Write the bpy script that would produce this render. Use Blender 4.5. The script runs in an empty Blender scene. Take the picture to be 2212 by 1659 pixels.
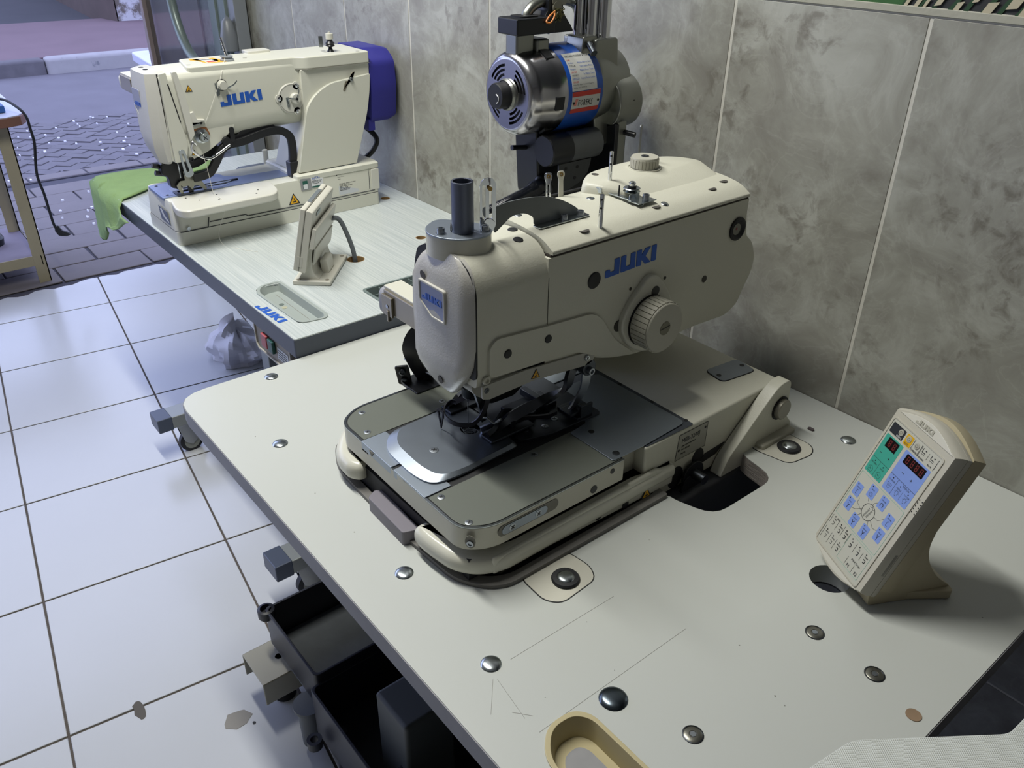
import bpy, bmesh, math, random
from mathutils.bvhtree import BVHTree
from mathutils import Vector, Matrix, noise
from mathutils.geometry import delaunay_2d_cdt
R = random.Random(7)
V = Vector
PI = math.pi
SC = bpy.context.scene
COL = SC.collection

# ------------------------------------------------------------------ camera
pitch, roll, aw = .52853, .01444, -.69
cp, sp = math.cos(pitch), math.sin(pitch)
fwd = V((0, cp, -sp)); rgt = V((1, 0, 0)); up = rgt.cross(fwd)
cr_, sr_ = math.cos(roll), math.sin(roll)
rgt, up = cr_*rgt + sr_*up, -sr_*rgt + cr_*up
WX = V((-math.sin(aw), -math.cos(aw), 0)); WY = V((math.cos(aw), -math.sin(aw), 0)); WZ = V((0, 0, 1))
def tow(v): return V((v.dot(WX), v.dot(WY), v.dot(WZ)))
r_, u_, f_ = tow(rgt), tow(up), tow(fwd)
CAM = V((0, -1.241, 1.53))
cam = bpy.data.cameras.new('camera'); cam.sensor_width = 36; cam.lens = 1787.4/2212*36
cam.clip_start = .02; cam.clip_end = 200
co = bpy.data.objects.new('camera', cam); COL.objects.link(co)
m = Matrix((r_, u_, -f_)).transposed().to_4x4(); m.translation = CAM
co.matrix_world = m; SC.camera = co

# ------------------------------------------------------------------ world, lights, exposure
w = bpy.data.worlds.new('world'); SC.world = w; w.use_nodes = True
bg = w.node_tree.nodes['Background']
bg.inputs[0].default_value = (.56, .64, 1.0, 1); bg.inputs[1].default_value = SKY = 3.3
def area(name, loc, sx, sy, power, color, rot=(0, 0, 0)):
    l = bpy.data.lights.new(name, 'AREA'); l.shape = 'RECTANGLE'; l.size = sx; l.size_y = sy
    l.energy = power; l.color = color
    o = bpy.data.objects.new(name, l); COL.objects.link(o); o.location = loc; o.rotation_euler = rot
    return o
area('ceiling_tube_light', (-1.55, -.82, 2.655), 1.3, .12, 49, (1, .99, .925))
SC.view_settings.view_transform = 'Standard'; SC.view_settings.look = 'None'
SC.view_settings.gamma = 1; SC.view_settings.exposure = EXPO = .0
SC.view_settings.use_curve_mapping = False

# ------------------------------------------------------------------ materials
MATS = {}
def srgb(c):
    if isinstance(c, str):
        c = [int(c[i:i+2], 16)/255 for i in (0, 2, 4)]
    return tuple((x/12.92 if x < .04045 else ((x+.055)/1.055)**2.4) for x in c)
def mat(name, col, rough=.5, metal=0, bump=0, bscale=300, var=0, vscale=8, coat=0, emit=0, spec=.5, aniso=None, trans=0, dirt=None, dscale=5, dth=.6):
    if name in MATS: return MATS[name]
    col = srgb(col)
    m = bpy.data.materials.new(name); m.use_nodes = True; nt = m.node_tree; N = nt.nodes; L = nt.links
    b = N['Principled BSDF']; b.inputs['Base Color'].default_value = (*col, 1)
    b.inputs['Roughness'].default_value = rough; b.inputs['Metallic'].default_value = metal
    b.inputs['Specular IOR Level'].default_value = spec
    b.inputs['Coat Weight'].default_value = coat; b.inputs['Coat Roughness'].default_value = .15
    if trans: b.inputs['Transmission Weight'].default_value = trans
    if emit:
        b.inputs['Emission Color'].default_value = (*col, 1); b.inputs['Emission Strength'].default_value = emit
    tc = N.new('ShaderNodeTexCoord')
    if var or dirt:
        n = N.new('ShaderNodeTexNoise'); n.inputs['Scale'].default_value = vscale; n.inputs['Detail'].default_value = 6
        L.new(tc.outputs['Object'], n.inputs['Vector'])
        mx = N.new('ShaderNodeMix'); mx.data_type = 'RGBA'
        mx.inputs[6].default_value = (*[c*(1-var) for c in col], 1); mx.inputs[7].default_value = (*[min(1, c*(1+var)) for c in col], 1)
        L.new(n.outputs['Fac'], mx.inputs[0]); out = mx.outputs[2]
        if dirt:
            n2 = N.new('ShaderNodeTexNoise'); n2.inputs['Scale'].default_value = dscale; n2.inputs['Detail'].default_value = 8; n2.inputs['Roughness'].default_value = .7
            L.new(tc.outputs['Object'], n2.inputs['Vector'])
            rp = N.new('ShaderNodeMapRange'); rp.inputs[1].default_value = dth; rp.inputs[2].default_value = dth+.08
            L.new(n2.outputs['Fac'], rp.inputs[0])
            m2 = N.new('ShaderNodeMix'); m2.data_type = 'RGBA'; m2.inputs[7].default_value = (*srgb(dirt), 1)
            L.new(out, m2.inputs[6]); L.new(rp.outputs[0], m2.inputs[0]); out = m2.outputs[2]
        L.new(out, b.inputs['Base Color'])
    if bump:
        n = N.new('ShaderNodeTexNoise'); n.inputs['Scale'].default_value = bscale; n.inputs['Detail'].default_value = 3
        if aniso:
            mp = N.new('ShaderNodeMapping'); mp.inputs['Scale'].default_value = aniso
            L.new(tc.outputs['Object'], mp.inputs['Vector']); L.new(mp.outputs[0], n.inputs['Vector'])
        else: L.new(tc.outputs['Object'], n.inputs['Vector'])
        bp = N.new('ShaderNodeBump'); bp.inputs['Strength'].default_value = bump; bp.inputs['Distance'].default_value = .001
        L.new(n.outputs['Fac'], bp.inputs['Height']); L.new(bp.outputs[0], b.inputs['Normal'])
    MATS[name] = m; return m
cream = mat('cream_paint', 'c4c3b4', .42, bump=.22, bscale=420, var=.03, vscale=20)
cream_s = mat('cream_gloss', 'c8c7b9', .25, bump=.15, bscale=200)
plate_g = mat('grey_bed_plate', '62665e', .42, bump=.05, bscale=900)
steel = mat('steel', 'a9afb6', .33, 1, bump=.04, bscale=700, var=.12, vscale=30)
steel_b = mat('brushed_steel', '9aa3ae', .42, 1, bump=.1, bscale=60, aniso=(1, 30, 30))
alu = mat('cast_aluminium', '9a9c9e', .35, 1, bump=.1, bscale=120, var=.12, vscale=14)
chrome = mat('chrome', 'd9dbde', .08, 1)
black = mat('black_paint', '14161b', .35, bump=.05, bscale=200)
blackm = mat('black_matte', '101115', .6)
rubber = mat('black_rubber', '15161a', .55)
dgrey = mat('dark_grey_plastic', '3c3e44', .5, bump=.1, bscale=80)
pan_m = mat('grey_rubber_pan', '6c6a66', .6, bump=.1, bscale=200, var=.1)
gun = mat('gunmetal', '55595f', .35, 1, var=.15, vscale=40)
blue_l = mat('logo_blue', '1f55b0', .45)
warn_y = mat('warning_yellow', 'e0a713', .5)
white_p = mat('white_print', 'd8dadc', .5)
ink = mat('dark_ink', '23252a', .6)
red_m = mat('red_print', 'c23a2e', .5)
gold = mat('brass', 'a88a52', .35, 1)

# ------------------------------------------------------------------ geometry helpers
def ident(): return Matrix.Identity(4)
def frame(o, u, v):
    u = V(u).normalized(); v = V(v); v = (v - u*v.dot(u)).normalized(); n = u.cross(v)
    M = Matrix((u, v, n)).transposed().to_4x4(); M.translation = V(o); return M
XY = ident()
def YZ(x): return Matrix(((0, 0, 1, x), (1, 0, 0, 0), (0, 1, 0, 0), (0, 0, 0, 1)))   # (u,v,w) -> y=u, z=v, x=x0+w
def XZ(y): return Matrix(((1, 0, 0, 0), (0, 0, -1, y), (0, 1, 0, 0), (0, 0, 0, 1)))   # (u,v,w) -> x=u, z=v, y=y0-w
def circ(cx, cy, r, n=24, ry=None):
    ry = ry or r
    return [(cx+r*math.cos(2*PI*i/n), cy+ry*math.sin(2*PI*i/n)) for i in range(n)]
def rrect(x0, y0, x1, y1, r, n=4):
    pts = []
    for cx, cy, a in ((x1-r, y1-r, 0), (x0+r, y1-r, 90), (x0+r, y0+r, 180), (x1-r, y0+r, 270)):
        for i in range(n+1):
            t = math.radians(a+90*i/n); pts.append((cx+r*math.cos(t), cy+r*math.sin(t)))
    return pts
def rpoly(pts, r, n=4):
    out = []; k = len(pts)
    rr = r if isinstance(r, (list, tuple)) else [r]*k
    for i in range(k):
        p = V((*pts[i], 0)); a = V((*pts[i-1], 0)); b = V((*pts[(i+1) % k], 0)); q = rr[i]
        da = (a-p); db = (b-p); q = min(q, da.length*.48, db.length*.48)
        if q < 1e-6: out.append(tuple(pts[i])); continue
        p0 = p+da.normalized()*q; p2 = p+db.normalized()*q
        for j in range(n+1):
            t = j/n; s = p0*(1-t)**2 + p*2*t*(1-t) + p2*t*t; out.append((s.x, s.y))
    return out
def arcpts(cx, cy, r, a0, a1, n=12):
    return [(cx+r*math.cos(math.radians(a0+(a1-a0)*i/n)), cy+r*math.sin(math.radians(a0+(a1-a0)*i/n))) for i in range(n+1)]
def wloc(o):
    l = V((0, 0, 0))
    while o is not None: l = l + o.location; o = o.parent
    return l
def props(o, label=None, cat=None, group=None, kind=None):
    if label: o['label'] = label
    if cat: o['category'] = cat
    if group: o['group'] = group
    if kind: o['kind'] = kind
    return o
def thing(name, loc, label, cat, group=None):
    o = bpy.data.objects.new(name, None); o.empty_display_size = .05; COL.objects.link(o); o.location = loc
    return props(o, label, cat, group)
def pt_in(p, poly):
    c = False; x, y = p
    for i in range(len(poly)):
        x1, y1 = poly[i-1]; x2, y2 = poly[i]
        if (y1 > y) != (y2 > y) and x < (x2-x1)*(y-y1)/(y2-y1)+x1: c = not c
    return c
def tri_holes(loops):
    vs = [V((p[0], p[1])) for l in loops for p in l]; es = []; k = 0
    for l in loops:
        n = len(l); es += [(k+i, k+(i+1) % n) for i in range(n)]; k += n
    ov, oe, of, ovo, _, _ = delaunay_2d_cdt([v*100 for v in vs], es, [list(range(len(loops[0])))], 1, 1e-6)
    idx = [o[0] if o else None for o in ovo]; out = []
    for f in of:
        if any(idx[i] is None for i in f): continue
        c = sum((ov[i] for i in f), V((0, 0)))/len(f)/100
        if pt_in(c, loops[0]) and not any(pt_in(c, h) for h in loops[1:]): out.append([idx[i] for i in f])
    return out
class MB:
    def __init__(s): s.bm = bmesh.new()
    def _v(s, M, p): return s.bm.verts.new(M @ V(p))
    def prism(s, outer, w0, w1, M=XY, holes=()):
        loops = [list(outer)] + [list(h) for h in holes]
        allp = [p for l in loops for p in l]
        tris = tri_holes(loops) if holes else None
        lo = [s._v(M, (p[0], p[1], w0)) for p in allp]; hi = [s._v(M, (p[0], p[1], w1)) for p in allp]
        def area2(l): return sum(l[i][0]*l[(i+1) % len(l)][1]-l[(i+1) % len(l)][0]*l[i][1] for i in range(len(l)))
        if not holes:
            try:
                s.bm.faces.new(hi); s.bm.faces.new(lo[::-1])
            except ValueError: pass
        else:
            for t in tris:
                try: s.bm.faces.new([hi[i] for i in t]); s.bm.faces.new([lo[i] for i in t])
                except ValueError: pass
        k = 0
        for l in loops:
            n = len(l)
            for i in range(n):
                a, b = k+i, k+(i+1) % n
                s.bm.faces.new((lo[a], lo[b], hi[b], hi[a]))
            k += n
        return s
    def box(s, a, b, M=XY):
        return s.prism([(a[0], a[1]), (b[0], a[1]), (b[0], b[1]), (a[0], b[1])], a[2], b[2], M)
    def lathe(s, prof, M=XY, n=28, cap=True):
        rings = []
        for r, z in prof:
            if r < 1e-6: rings.append([s._v(M, (0, 0, z))])
            else: rings.append([s._v(M, (r*math.cos(2*PI*i/n), r*math.sin(2*PI*i/n), z)) for i in range(n)])
        s._rings(rings, cap); return s
    def _rings(s, rings, cap=True):
        for a, b in zip(rings, rings[1:]):
            if len(a) == 1 and len(b) == 1: continue
            n = max(len(a), len(b))
            for i in range(n):
                j = (i+1) % n
                if len(a) == 1: s.bm.faces.new((a[0], b[i], b[j]))
                elif len(b) == 1: s.bm.faces.new((a[i], a[j], b[0]))
                else: s.bm.faces.new((a[i], a[j], b[j], b[i]))
        if cap:
            for r in (rings[0], rings[-1]):
                if len(r) > 2: s.bm.faces.new(r)
    def loft(s, rings, M=XY, cap=True):
        s._rings([[s._v(M, p) for p in r] for r in rings], cap); return s
    def cyl(s, p0, p1, r0, r1=None, n=20):
        r1 = r0 if r1 is None else r1
        p0, p1 = V(p0), V(p1); d = (p1-p0)
        M = frame(p0, d.orthogonal(), d.cross(d.orthogonal())); 
        return s.lathe([(r0, 0), (r1, d.length)], M, n)
    def tube(s, pts, r, n=8, close=False):
        pts = [V(p) for p in pts]; rings = []; k = len(pts)
        t = (pts[1]-pts[0]).normalized(); nrm = t.orthogonal().normalized()
        for i, p in enumerate(pts):
            a = pts[i-1] if i else pts[0]; b = pts[i+1] if i < k-1 else pts[-1]
            t = (b-a).normalized(); nrm = (nrm - t*nrm.dot(t)).normalized(); bi = t.cross(nrm)
            rr = r[i] if isinstance(r, (list, tuple)) else r
            rings.append([s.bm.verts.new(p + nrm*rr*math.cos(2*PI*j/n) + bi*rr*math.sin(2*PI*j/n)) for j in range(n)])
        s._rings(rings); return s
    def ball(s, c, r, n=14, sc=(1, 1, 1)):
        M = Matrix.Translation(V(c)) @ Matrix.Diagonal((*sc, 1))
        return s.lathe([(r*math.sin(PI*i/n), -r*math.cos(PI*i/n)) for i in range(n+1)], M, 2*n)
    def build(s, name, m, parent=None, bevel=0, seg=2, label=None, cat=None, group=None, kind=None, loc=None, smooth=35, recalc=True):
        bm = s.bm
        if recalc: bmesh.ops.recalc_face_normals(bm, faces=bm.faces)
        if parent is not None and loc is None: off = wloc(parent); bmesh.ops.translate(bm, verts=bm.verts, vec=-off)
        me = bpy.data.meshes.new(name); 
        if loc is not None: bmesh.ops.translate(bm, verts=bm.verts, vec=-V(loc))
        bm.to_mesh(me); bm.free()
        o = bpy.data.objects.new(name, me); COL.objects.link(o)
        for x in (m if isinstance(m, (list, tuple)) else [m]): me.materials.append(x)
        if parent is not None:
            o.parent = parent
            if loc is not None: o.location = V(loc)-wloc(parent)
        elif loc is not None: o.location = loc
        if smooth:
            me.shade_smooth(); me.set_sharp_from_angle(angle=math.radians(smooth))
        if bevel:
            b = o.modifiers.new('bevel', 'BEVEL'); b.width = bevel; b.segments = seg; b.limit_method = 'ANGLE'; b.angle_limit = math.radians(32)
            b.harden_normals = True
        return props(o, label, cat, group, kind)
def base_of(bm):
    pass
def spline(pts, n=6):
    pts = [V(p) for p in pts]; out = []
    P = [pts[0]*2-pts[1]] + pts + [pts[-1]*2-pts[-2]]
    for i in range(1, len(P)-2):
        a, b, c, d = P[i-1:i+3]
        for j in range(n):
            t = j/n
            out.append(.5*((2*b)+(-a+c)*t+(2*a-5*b+4*c-d)*t*t+(-a+3*b-3*c+d)*t**3))
    out.append(pts[-1]); return out
LET = {'J': [(0, 0), (1.15, 0), (1.15, 1), (.74, 1), (.74, .28), (.38, .28), (.38, .45), (0, .45)],
       'U': [(0, 0), (1.2, 0), (1.2, 1), (.8, 1), (.8, .28), (.42, .28), (.42, 1), (0, 1)],
       'K': [(0, 0), (.42, 0), (.42, .36), (.76, 0), (1.25, 0), (.76, .5), (1.2, 1), (.74, 1), (.42, .64), (.42, 1), (0, 1)],
       'I': [(0, 0), (.42, 0), (.42, 1), (0, 1)]}
def logo(M, h, m, parent, d=.0006, wide=1.0, name='logo_lettering'):
    b = MB(); x = 0
    for c, adv in (('J', 1.27), ('U', 1.32), ('K', 1.30), ('I', .42)):
        b.prism(rpoly([((x+p[0])*h*wide, p[1]*h) for p in LET[c]], h*.05, 2), -.0002, d, M); x += adv
    return b.build(name, m, parent)
def text(s, M, size, m, parent, name='lettering', d=0.0003, align='LEFT', sx=1):
    c = bpy.data.curves.new('txt', 'FONT'); c.body = s; c.size = size; c.align_x = align; c.resolution_u = 1; c.extrude = d
    o = bpy.data.objects.new('txt', c); COL.objects.link(o)
    dg = bpy.context.evaluated_depsgraph_get(); me = bpy.data.meshes.new_from_object(o.evaluated_get(dg))
    bpy.data.objects.remove(o); bpy.data.curves.remove(c)
    me.transform(M @ Matrix.Diagonal((sx, 1, 1, 1))); 
    if parent is not None: me.transform(Matrix.Translation(-wloc(parent)))
    me.materials.clear(); me.materials.append(m)
    o = bpy.data.objects.new(name, me); COL.objects.link(o); o.parent = parent
    return o
def triangle_sign(M, s, parent, name='warning_sticker'):
    h = s*.9
    o = MB().prism(rpoly([(-s/2, 0), (s/2, 0), (0, h)], s*.06, 2), 0, .0004, M).build(name, ink, parent)
    MB().prism([(-s*.36, .07*s), (s*.36, .07*s), (0, h*.82)], .0004, .0007, M).build('yellow_field', warn_y, o)
    b = MB(); b.prism([(-.16*s, .15*s), (.16*s, .15*s), (.12*s, .28*s), (-.12*s, .25*s)], .0007, .0009, M)
    b.prism([(-.03*s, .33*s), (.03*s, .33*s), (.03*s, .5*s), (-.03*s, .5*s)], .0007, .0009, M); b.build('pictogram', ink, o)
    return o
def socket_screw(p, parent, r=.0045, h=.006, m=None, n=V((0, 0, 1)), name='socket_screw'):
    n = V(n); M = frame(p, n.orthogonal(), n.cross(n.orthogonal()))
    o = MB().lathe([(0, 0), (r, 0), (r, h*.9), (r*.93, h), (r*.55, h), (r*.5, h*.5), (0, h*.5)], M, 16).build(name, m or steel, parent, smooth=30)
    return o
def flat_screw(p, parent, r=.0045, n=V((0, 0, 1)), m=None, cross=True, name='screw', h=.0007):
    n = V(n); M = frame(p, n.orthogonal(), n.cross(n.orthogonal()))
    o = MB().lathe([(0, -.0005), (r, -.0005), (r, h*.6), (r*.8, h), (0, h)], M, 16).build(name, m or steel, parent)
    b = MB(); b.box((-r*.6, -r*.12, h), (r*.6, r*.12, h+.0002), M)
    if cross: b.box((-r*.12, -r*.6, h), (r*.12, r*.6, h+.0002), M)
    b.build('slot', blackm, o); return o
def hole(p, parent, r, n=V((0, 0, 1)), m=None, name='screw_hole', ry=None):
    n = V(n); u = V((0, 0, 1)).cross(n) if abs(n.z) < .9 else V((1, 0, 0)); M = frame(p, u, n.cross(u))
    return MB().prism(circ(0, 0, r, 20, ry), 0, .0004, M).build(name, m or blackm, parent)

def inset(pts, d):
    n = len(pts); A = sum(pts[i-1][0]*pts[i][1]-pts[i][0]*pts[i-1][1] for i in range(n)); sg = 1 if A > 0 else -1; out = []
    for i in range(n):
        a, b, c = V((*pts[i-1], 0)), V((*pts[i], 0)), V((*pts[(i+1) % n], 0))
        t = ((b-a).normalized()+(c-b).normalized()); t = t.normalized() if t.length > 1e-6 else (c-b).normalized()
        out.append((b.x-t.y*d*sg, b.y+t.x*d*sg))
    return out
def snap(x, y, objs, top=1.5):
    """height and normal of the built surface under (x, y)"""
    best = None
    for o in objs:
        off = wloc(o); me = o.data; t = BVHTree.FromPolygons([v.co+off for v in me.vertices], [tuple(p.vertices) for p in me.polygons])
        h = t.ray_cast(V((x, y, top)), V((0, 0, -1)))
        if h[0] is not None and (best is None or h[0].z > best[0].z): best = h
    n = best[1]; n = n if n.z > 0 else -n
    return best[0], n
# ================================================================== SETTING
def marble():
    m = bpy.data.materials.new('marble_tile'); m.use_nodes = True; nt = m.node_tree; N = nt.nodes; L = nt.links
    b = N['Principled BSDF']; b.inputs['Roughness'].default_value = .3
    tc = N.new('ShaderNodeTexCoord'); oi = N.new('ShaderNodeObjectInfo')
    sc = N.new('ShaderNodeVectorMath'); sc.operation = 'SCALE'; sc.inputs[0].default_value = (37, 19, 53); L.new(oi.outputs['Random'], sc.inputs['Scale'])
    ad = N.new('ShaderNodeVectorMath'); ad.operation = 'ADD'; L.new(tc.outputs['Object'], ad.inputs[0]); L.new(sc.outputs[0], ad.inputs[1])
    def noise_(s, d, dist, rough=.6):
        n = N.new('ShaderNodeTexNoise'); n.inputs['Scale'].default_value = s; n.inputs['Detail'].default_value = d
        n.inputs['Distortion'].default_value = dist; n.inputs['Roughness'].default_value = rough; L.new(ad.outputs[0], n.inputs['Vector']); return n
    a = noise_(7.5, 10, .9, .66); r = N.new('ShaderNodeValToRGB'); L.new(a.outputs['Fac'], r.inputs[0])
    e = r.color_ramp.elements; e[0].position = .32; e[0].color = (*srgb('83817a'), 1); e[1].position = .66; e[1].color = (*srgb('a8a9a2'), 1)
    x = e.new(.5); x.color = (*srgb('95958d'), 1)
    c = noise_(34, 5, .5, .6); rc = N.new('ShaderNodeMapRange'); rc.inputs[1].default_value = .50; rc.inputs[2].default_value = .66; L.new(c.outputs['Fac'], rc.inputs[0])
    d = noise_(3.2, 3, .4); rd = N.new('ShaderNodeMapRange'); rd.inputs[1].default_value = .44; rd.inputs[2].default_value = .62; L.new(d.outputs['Fac'], rd.inputs[0])
    mu = N.new('ShaderNodeMath'); mu.operation = 'MULTIPLY'; L.new(rc.outputs[0], mu.inputs[0]); L.new(rd.outputs[0], mu.inputs[1])
    m1 = N.new('ShaderNodeMix'); m1.data_type = 'RGBA'; L.new(mu.outputs[0], m1.inputs[0]); L.new(r.outputs[0], m1.inputs[6]); m1.inputs[7].default_value = (*srgb('75726a'), 1)
    v = noise_(7, 9, 2.6, .55); rv = N.new('ShaderNodeValToRGB'); L.new(v.outputs['Fac'], rv.inputs[0])
    e = rv.color_ramp.elements; e[0].position = .475; e[0].color = (0, 0, 0, 1); e[1].position = .525; e[1].color = (0, 0, 0, 1); x = e.new(.5); x.color = (.13, .13, .13, 1)
    m2 = N.new('ShaderNodeMix'); m2.data_type = 'RGBA'; L.new(rv.outputs[0], m2.inputs[0]); L.new(m1.outputs[2], m2.inputs[6]); m2.inputs[7].default_value = (*srgb('c2c2bc'), 1)
    L.new(m2.outputs[2], b.inputs['Base Color'])
    return m
marble_m = marble()
grout_w = mat('pale_grout', 'c6c4bb', .8, bump=.5, bscale=150)
grout_f = mat('dirty_grout', '575049', .9, bump=.5, bscale=150, var=.4, vscale=12)
tile_f = mat('white_floor_tile', 'c3c6ca', .23, bump=.06, bscale=30, var=.035, vscale=5, dirt='8f8e88', dscale=60, dth=.735)
ceil_m = mat('ceiling_paint', 'c9c8c0', .9)
plaster = mat('grey_plaster', 'a9a69e', .9)
asphalt = mat('street_asphalt', '5f5c63', .85, bump=.6, bscale=60, var=.18, vscale=3)
paver_m = mat('street_paver', '5d5a60', .85, bump=.5, bscale=90, var=.25, vscale=9)
slab_m = mat('sidewalk_slab', '6b6668', .85, bump=.4, bscale=70, var=.16, vscale=6)
joint_m = mat('dark_joint', '3f3e48', .95)
pink_m = mat('pink_paving', '66545a', .9, bump=.4, bscale=40, var=.18, vscale=2)
darkst = mat('dark_asphalt', '37373c', .9, var=.2, vscale=2)
kerb_w = mat('worn_white_kerb', '8d8a8c', .8, bump=.6, bscale=30, var=.15, vscale=9, dirt='6a6a70', dscale=8, dth=.6)
kerb_d = mat('dirty_kerb', '58555a', .9, bump=.8, bscale=25, var=.35, vscale=10)

def S(o): o['kind'] = 'structure'; return o
# right-hand tiled wall (y = 0), grout body with the tiles standing 2 mm proud
wall = S(MB().box((-3.97, -.0012, 0), (2.3, .12, 1.41)).build('wall_right', grout_w, smooth=0))
tile_me = None
x0 = -.598; n = 0
for k in range(-9, 9):
    a = x0+k*.3335
    if a < -4.0 or a > 2.2: continue
    for z0, z1 in ((.0, .394), (.398, 1.397)):
        key = (z1-z0)
        if z0 == 0:
            pass
        bb = MB().box((.0015, -.0, z0), (.3295, .003, z1))
        if a < -3.9: pass
        o = bb.build('tile', marble_m, wall, bevel=.0008, seg=1, loc=(a, .0, 0) if False else None)
        o.location = (a-wall.location.x+.001, -.0022, 0)
# upper wall with leaf-patterned covering
upw = S(MB().box((-3.97, .0, 1.41), (2.3, .12, 2.72)).build('wall_right_upper', mat('black_green_paper', '26282a', .6), smooth=0))
leafg = mat('leaf_green', '2e5a2b', .6, var=.15, vscale=60); leafd = mat('leaf_dark', '1d3f22', .6); leafc = mat('leaf_cream', 'b5ad95', .6)
b = MB(); b.prism([(-.80, 1.41), (-.775, 1.404), (-.64, 1.404), (-.645, 1.43), (-.66, 1.5), (-.74, 1.52), (-.83, 1.45)], .0005, .0015, XZ(0)); b.build('printed_leaf', leafg, upw)
b = MB()
for i in range(9):
    xx = -.65+i*.022
    b.prism([(xx, 1.404), (xx+.006, 1.404), (xx+.045+.01*(i % 2), 1.47), (xx+.036+.01*(i % 2), 1.47)], .0008, .0016, XZ(0))
b.build('leaf_stripes', leafd, upw)
b = MB()
for i, (xx, zz, ww) in enumerate([(-.645, 1.406, .006), (-.630, 1.407, .007), (-.618, 1.405, .005), (-.60, 1.412, .009), (-.575, 1.405, .008), (-.55, 1.42, .008), (-.535, 1.408, .013), (-.505, 1.416, .014), (-.49, 1.405, .01), (-.80, 1.407, .02), (-.47, 1.43, .016), (-.44, 1.41, .015)]):
    b.prism([(xx, zz), (xx+ww, zz+.002), (xx+ww+.008, zz+.016), (xx+.007, zz+.014)], .0017, .0024, XZ(0))
b.build('leaf_squares', leafc, upw)
S(MB().box((-3.97, -.004, 1.3995), (2.3, .01, 1.4095)).build('trim_1', mat('chipped_trim', 'a3a295', .7, bump=.8, bscale=80, var=.1, vscale=30), bevel=.001))
# back, left walls and ceiling of the shop
S(MB().box((2.3, -3.6, 0), (2.42, .12, 2.72)).build('wall_back', plaster, smooth=0))
S(MB().box((-3.97, -3.72, 0), (2.42, -3.6, 2.72)).build('wall_left', plaster, smooth=0))
S(MB().box((-4.2, -3.72, 2.7), (2.42, .12, 2.8)).build('ceiling', ceil_m, smooth=0))
lamp = thing('ceiling_lamp', (-1.55, -.82, 2.68), 'long white tube lamp fixed to the shop ceiling', 'lamp')
MB().box((-2.22, -.89, 2.672), (-.88, -.75, 2.70)).build('housing', white_p, lamp, bevel=.004)

# shop floor: grout bed, tiles turned a few degrees to the wall
fl = S(MB().prism([(-3.93, -3.6), (2.3, -3.6), (2.3, .0), (-3.95, .0)], -.1, .0).build('floor', grout_f, smooth=0))
g0 = V((-1.451, -1.237, 0)); d1 = V((-.4478, .0558, 0)); d2 = V((.0558, .4478, 0))
e1 = d1.normalized(); e2 = d2.normalized(); T = d1.length
edge_pts = [(-4.02, -1.6), (-3.998, -.868), (-3.97, -.70), (-3.955, -.58), (-3.946, -.46), (-3.93, -.3), (-3.946, -.112), (-3.95, .02)]
base_me = None; rr = random.Random(3)
def tile_obj(poly, org):
    poly = [(p[0], p[1]) for p in poly]
    return MB().prism(poly, 0, .0025).build('tile', tile_f, fl, bevel=.0012, seg=1, loc=None)
for i in range(-9, 7):
    for j in range(-6, 4):
        o = g0+d1*i+d2*j
        c = [o, o+d1, o+d1+d2, o+d2]
        if all(p.x > 2.25 for p in c) or all(p.y > 0 for p in c) or all(p.y < -3.55 for p in c) or all(p.x < -3.97 for p in c): continue
        inside = all(-3.90 < p.x < 2.28 and -3.58 < p.y < -.004 for p in c)
        if inside:
            if base_me is None:
                q = .0025
                ob = MB().prism([(q, q), (T-q, q), (T-q, T-q), (q, T-q)], 0, .0025).build('tile', tile_f, fl, bevel=.0012, seg=1)
                base_me = ob.data
            else:
                ob = bpy.data.objects.new('tile', base_me); COL.objects.link(ob); ob.parent = fl
                bv = ob.modifiers.new('bevel', 'BEVEL'); bv.width = .0012; bv.segments = 1; bv.limit_method = 'ANGLE'
            ob.location = o; ob.rotation_euler = (0, rr.uniform(-.0008, .0008), math.atan2(d1.y, d1.x)-0)
            # local x along d1, local y must be along d2 (clockwise) -> mirror by shifting origin
            ob.rotation_euler.z = math.atan2(d1.y, d1.x); ob.location = o+d2
        else:
            # clip polygon against the room rectangle and the broken front edge
            q = .0025
            poly = [o+e1*q+e2*q, o+d1-e1*q+e2*q, o+d1+d2-e1*q-e2*q, o+d2+e1*q-e2*q]
            def clip(poly, f):
                out = []
                for k in range(len(poly)):
                    a, bq = poly[k-1], poly[k]; fa, fb = f(a), f(bq)
                    if fa >= 0: out.append(a)
                    if (fa >= 0) != (fb >= 0): out.append(a+(bq-a)*(fa/(fa-fb)))
                return out
            for f in (lambda p: 2.29-p.x, lambda p: -.003-p.y, lambda p: p.y+3.59, lambda p: p.x+3.955+.03*math.sin(p.y*9)*0):
                poly = clip(poly, f)
                if len(poly) < 3: break
            if len(poly) < 3: continue
            # ragged front edge
            P = []
            for k in range(len(poly)):
                a, bq = poly[k-1], poly[k]
                if abs(a.x+3.955) < .004 and abs(bq.x+3.955) < .004:
                    for t in range(0, 12): 
                        s = a+(bq-a)*(t/12); P.append(V((s.x+(rr.uniform(-.012, .028) if t else 0), s.y, 0)))
                else: P.append(a)
            tile_obj([(p.x, p.y) for p in P], o)
# chips broken out of the floor tiles
chip_m = mat('chip_concrete', '8b8882', .9, bump=.6, bscale=90)
def blob(cx, cy, r, ry, seed, n=14):
    q = random.Random(seed); return [(cx+r*math.cos(2*PI*i/n)*q.uniform(.75, 1.1), cy+ry*math.sin(2*PI*i/n)*q.uniform(.75, 1.1)) for i in range(n)]
MB().prism(blob(-1.27, -.943, .026, .03, 4), .0022, .0032).build('chip', chip_m, fl)
MB().prism(blob(-1.425, -1.10, .034, .012, 8), .0022, .0032).build('chip', mat('chip_dark', '5c5853', .9), fl)
MB().prism(blob(-1.24, -.92, .004, .004, 2), .0022, .0032).build('chip', blackm, fl)

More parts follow.
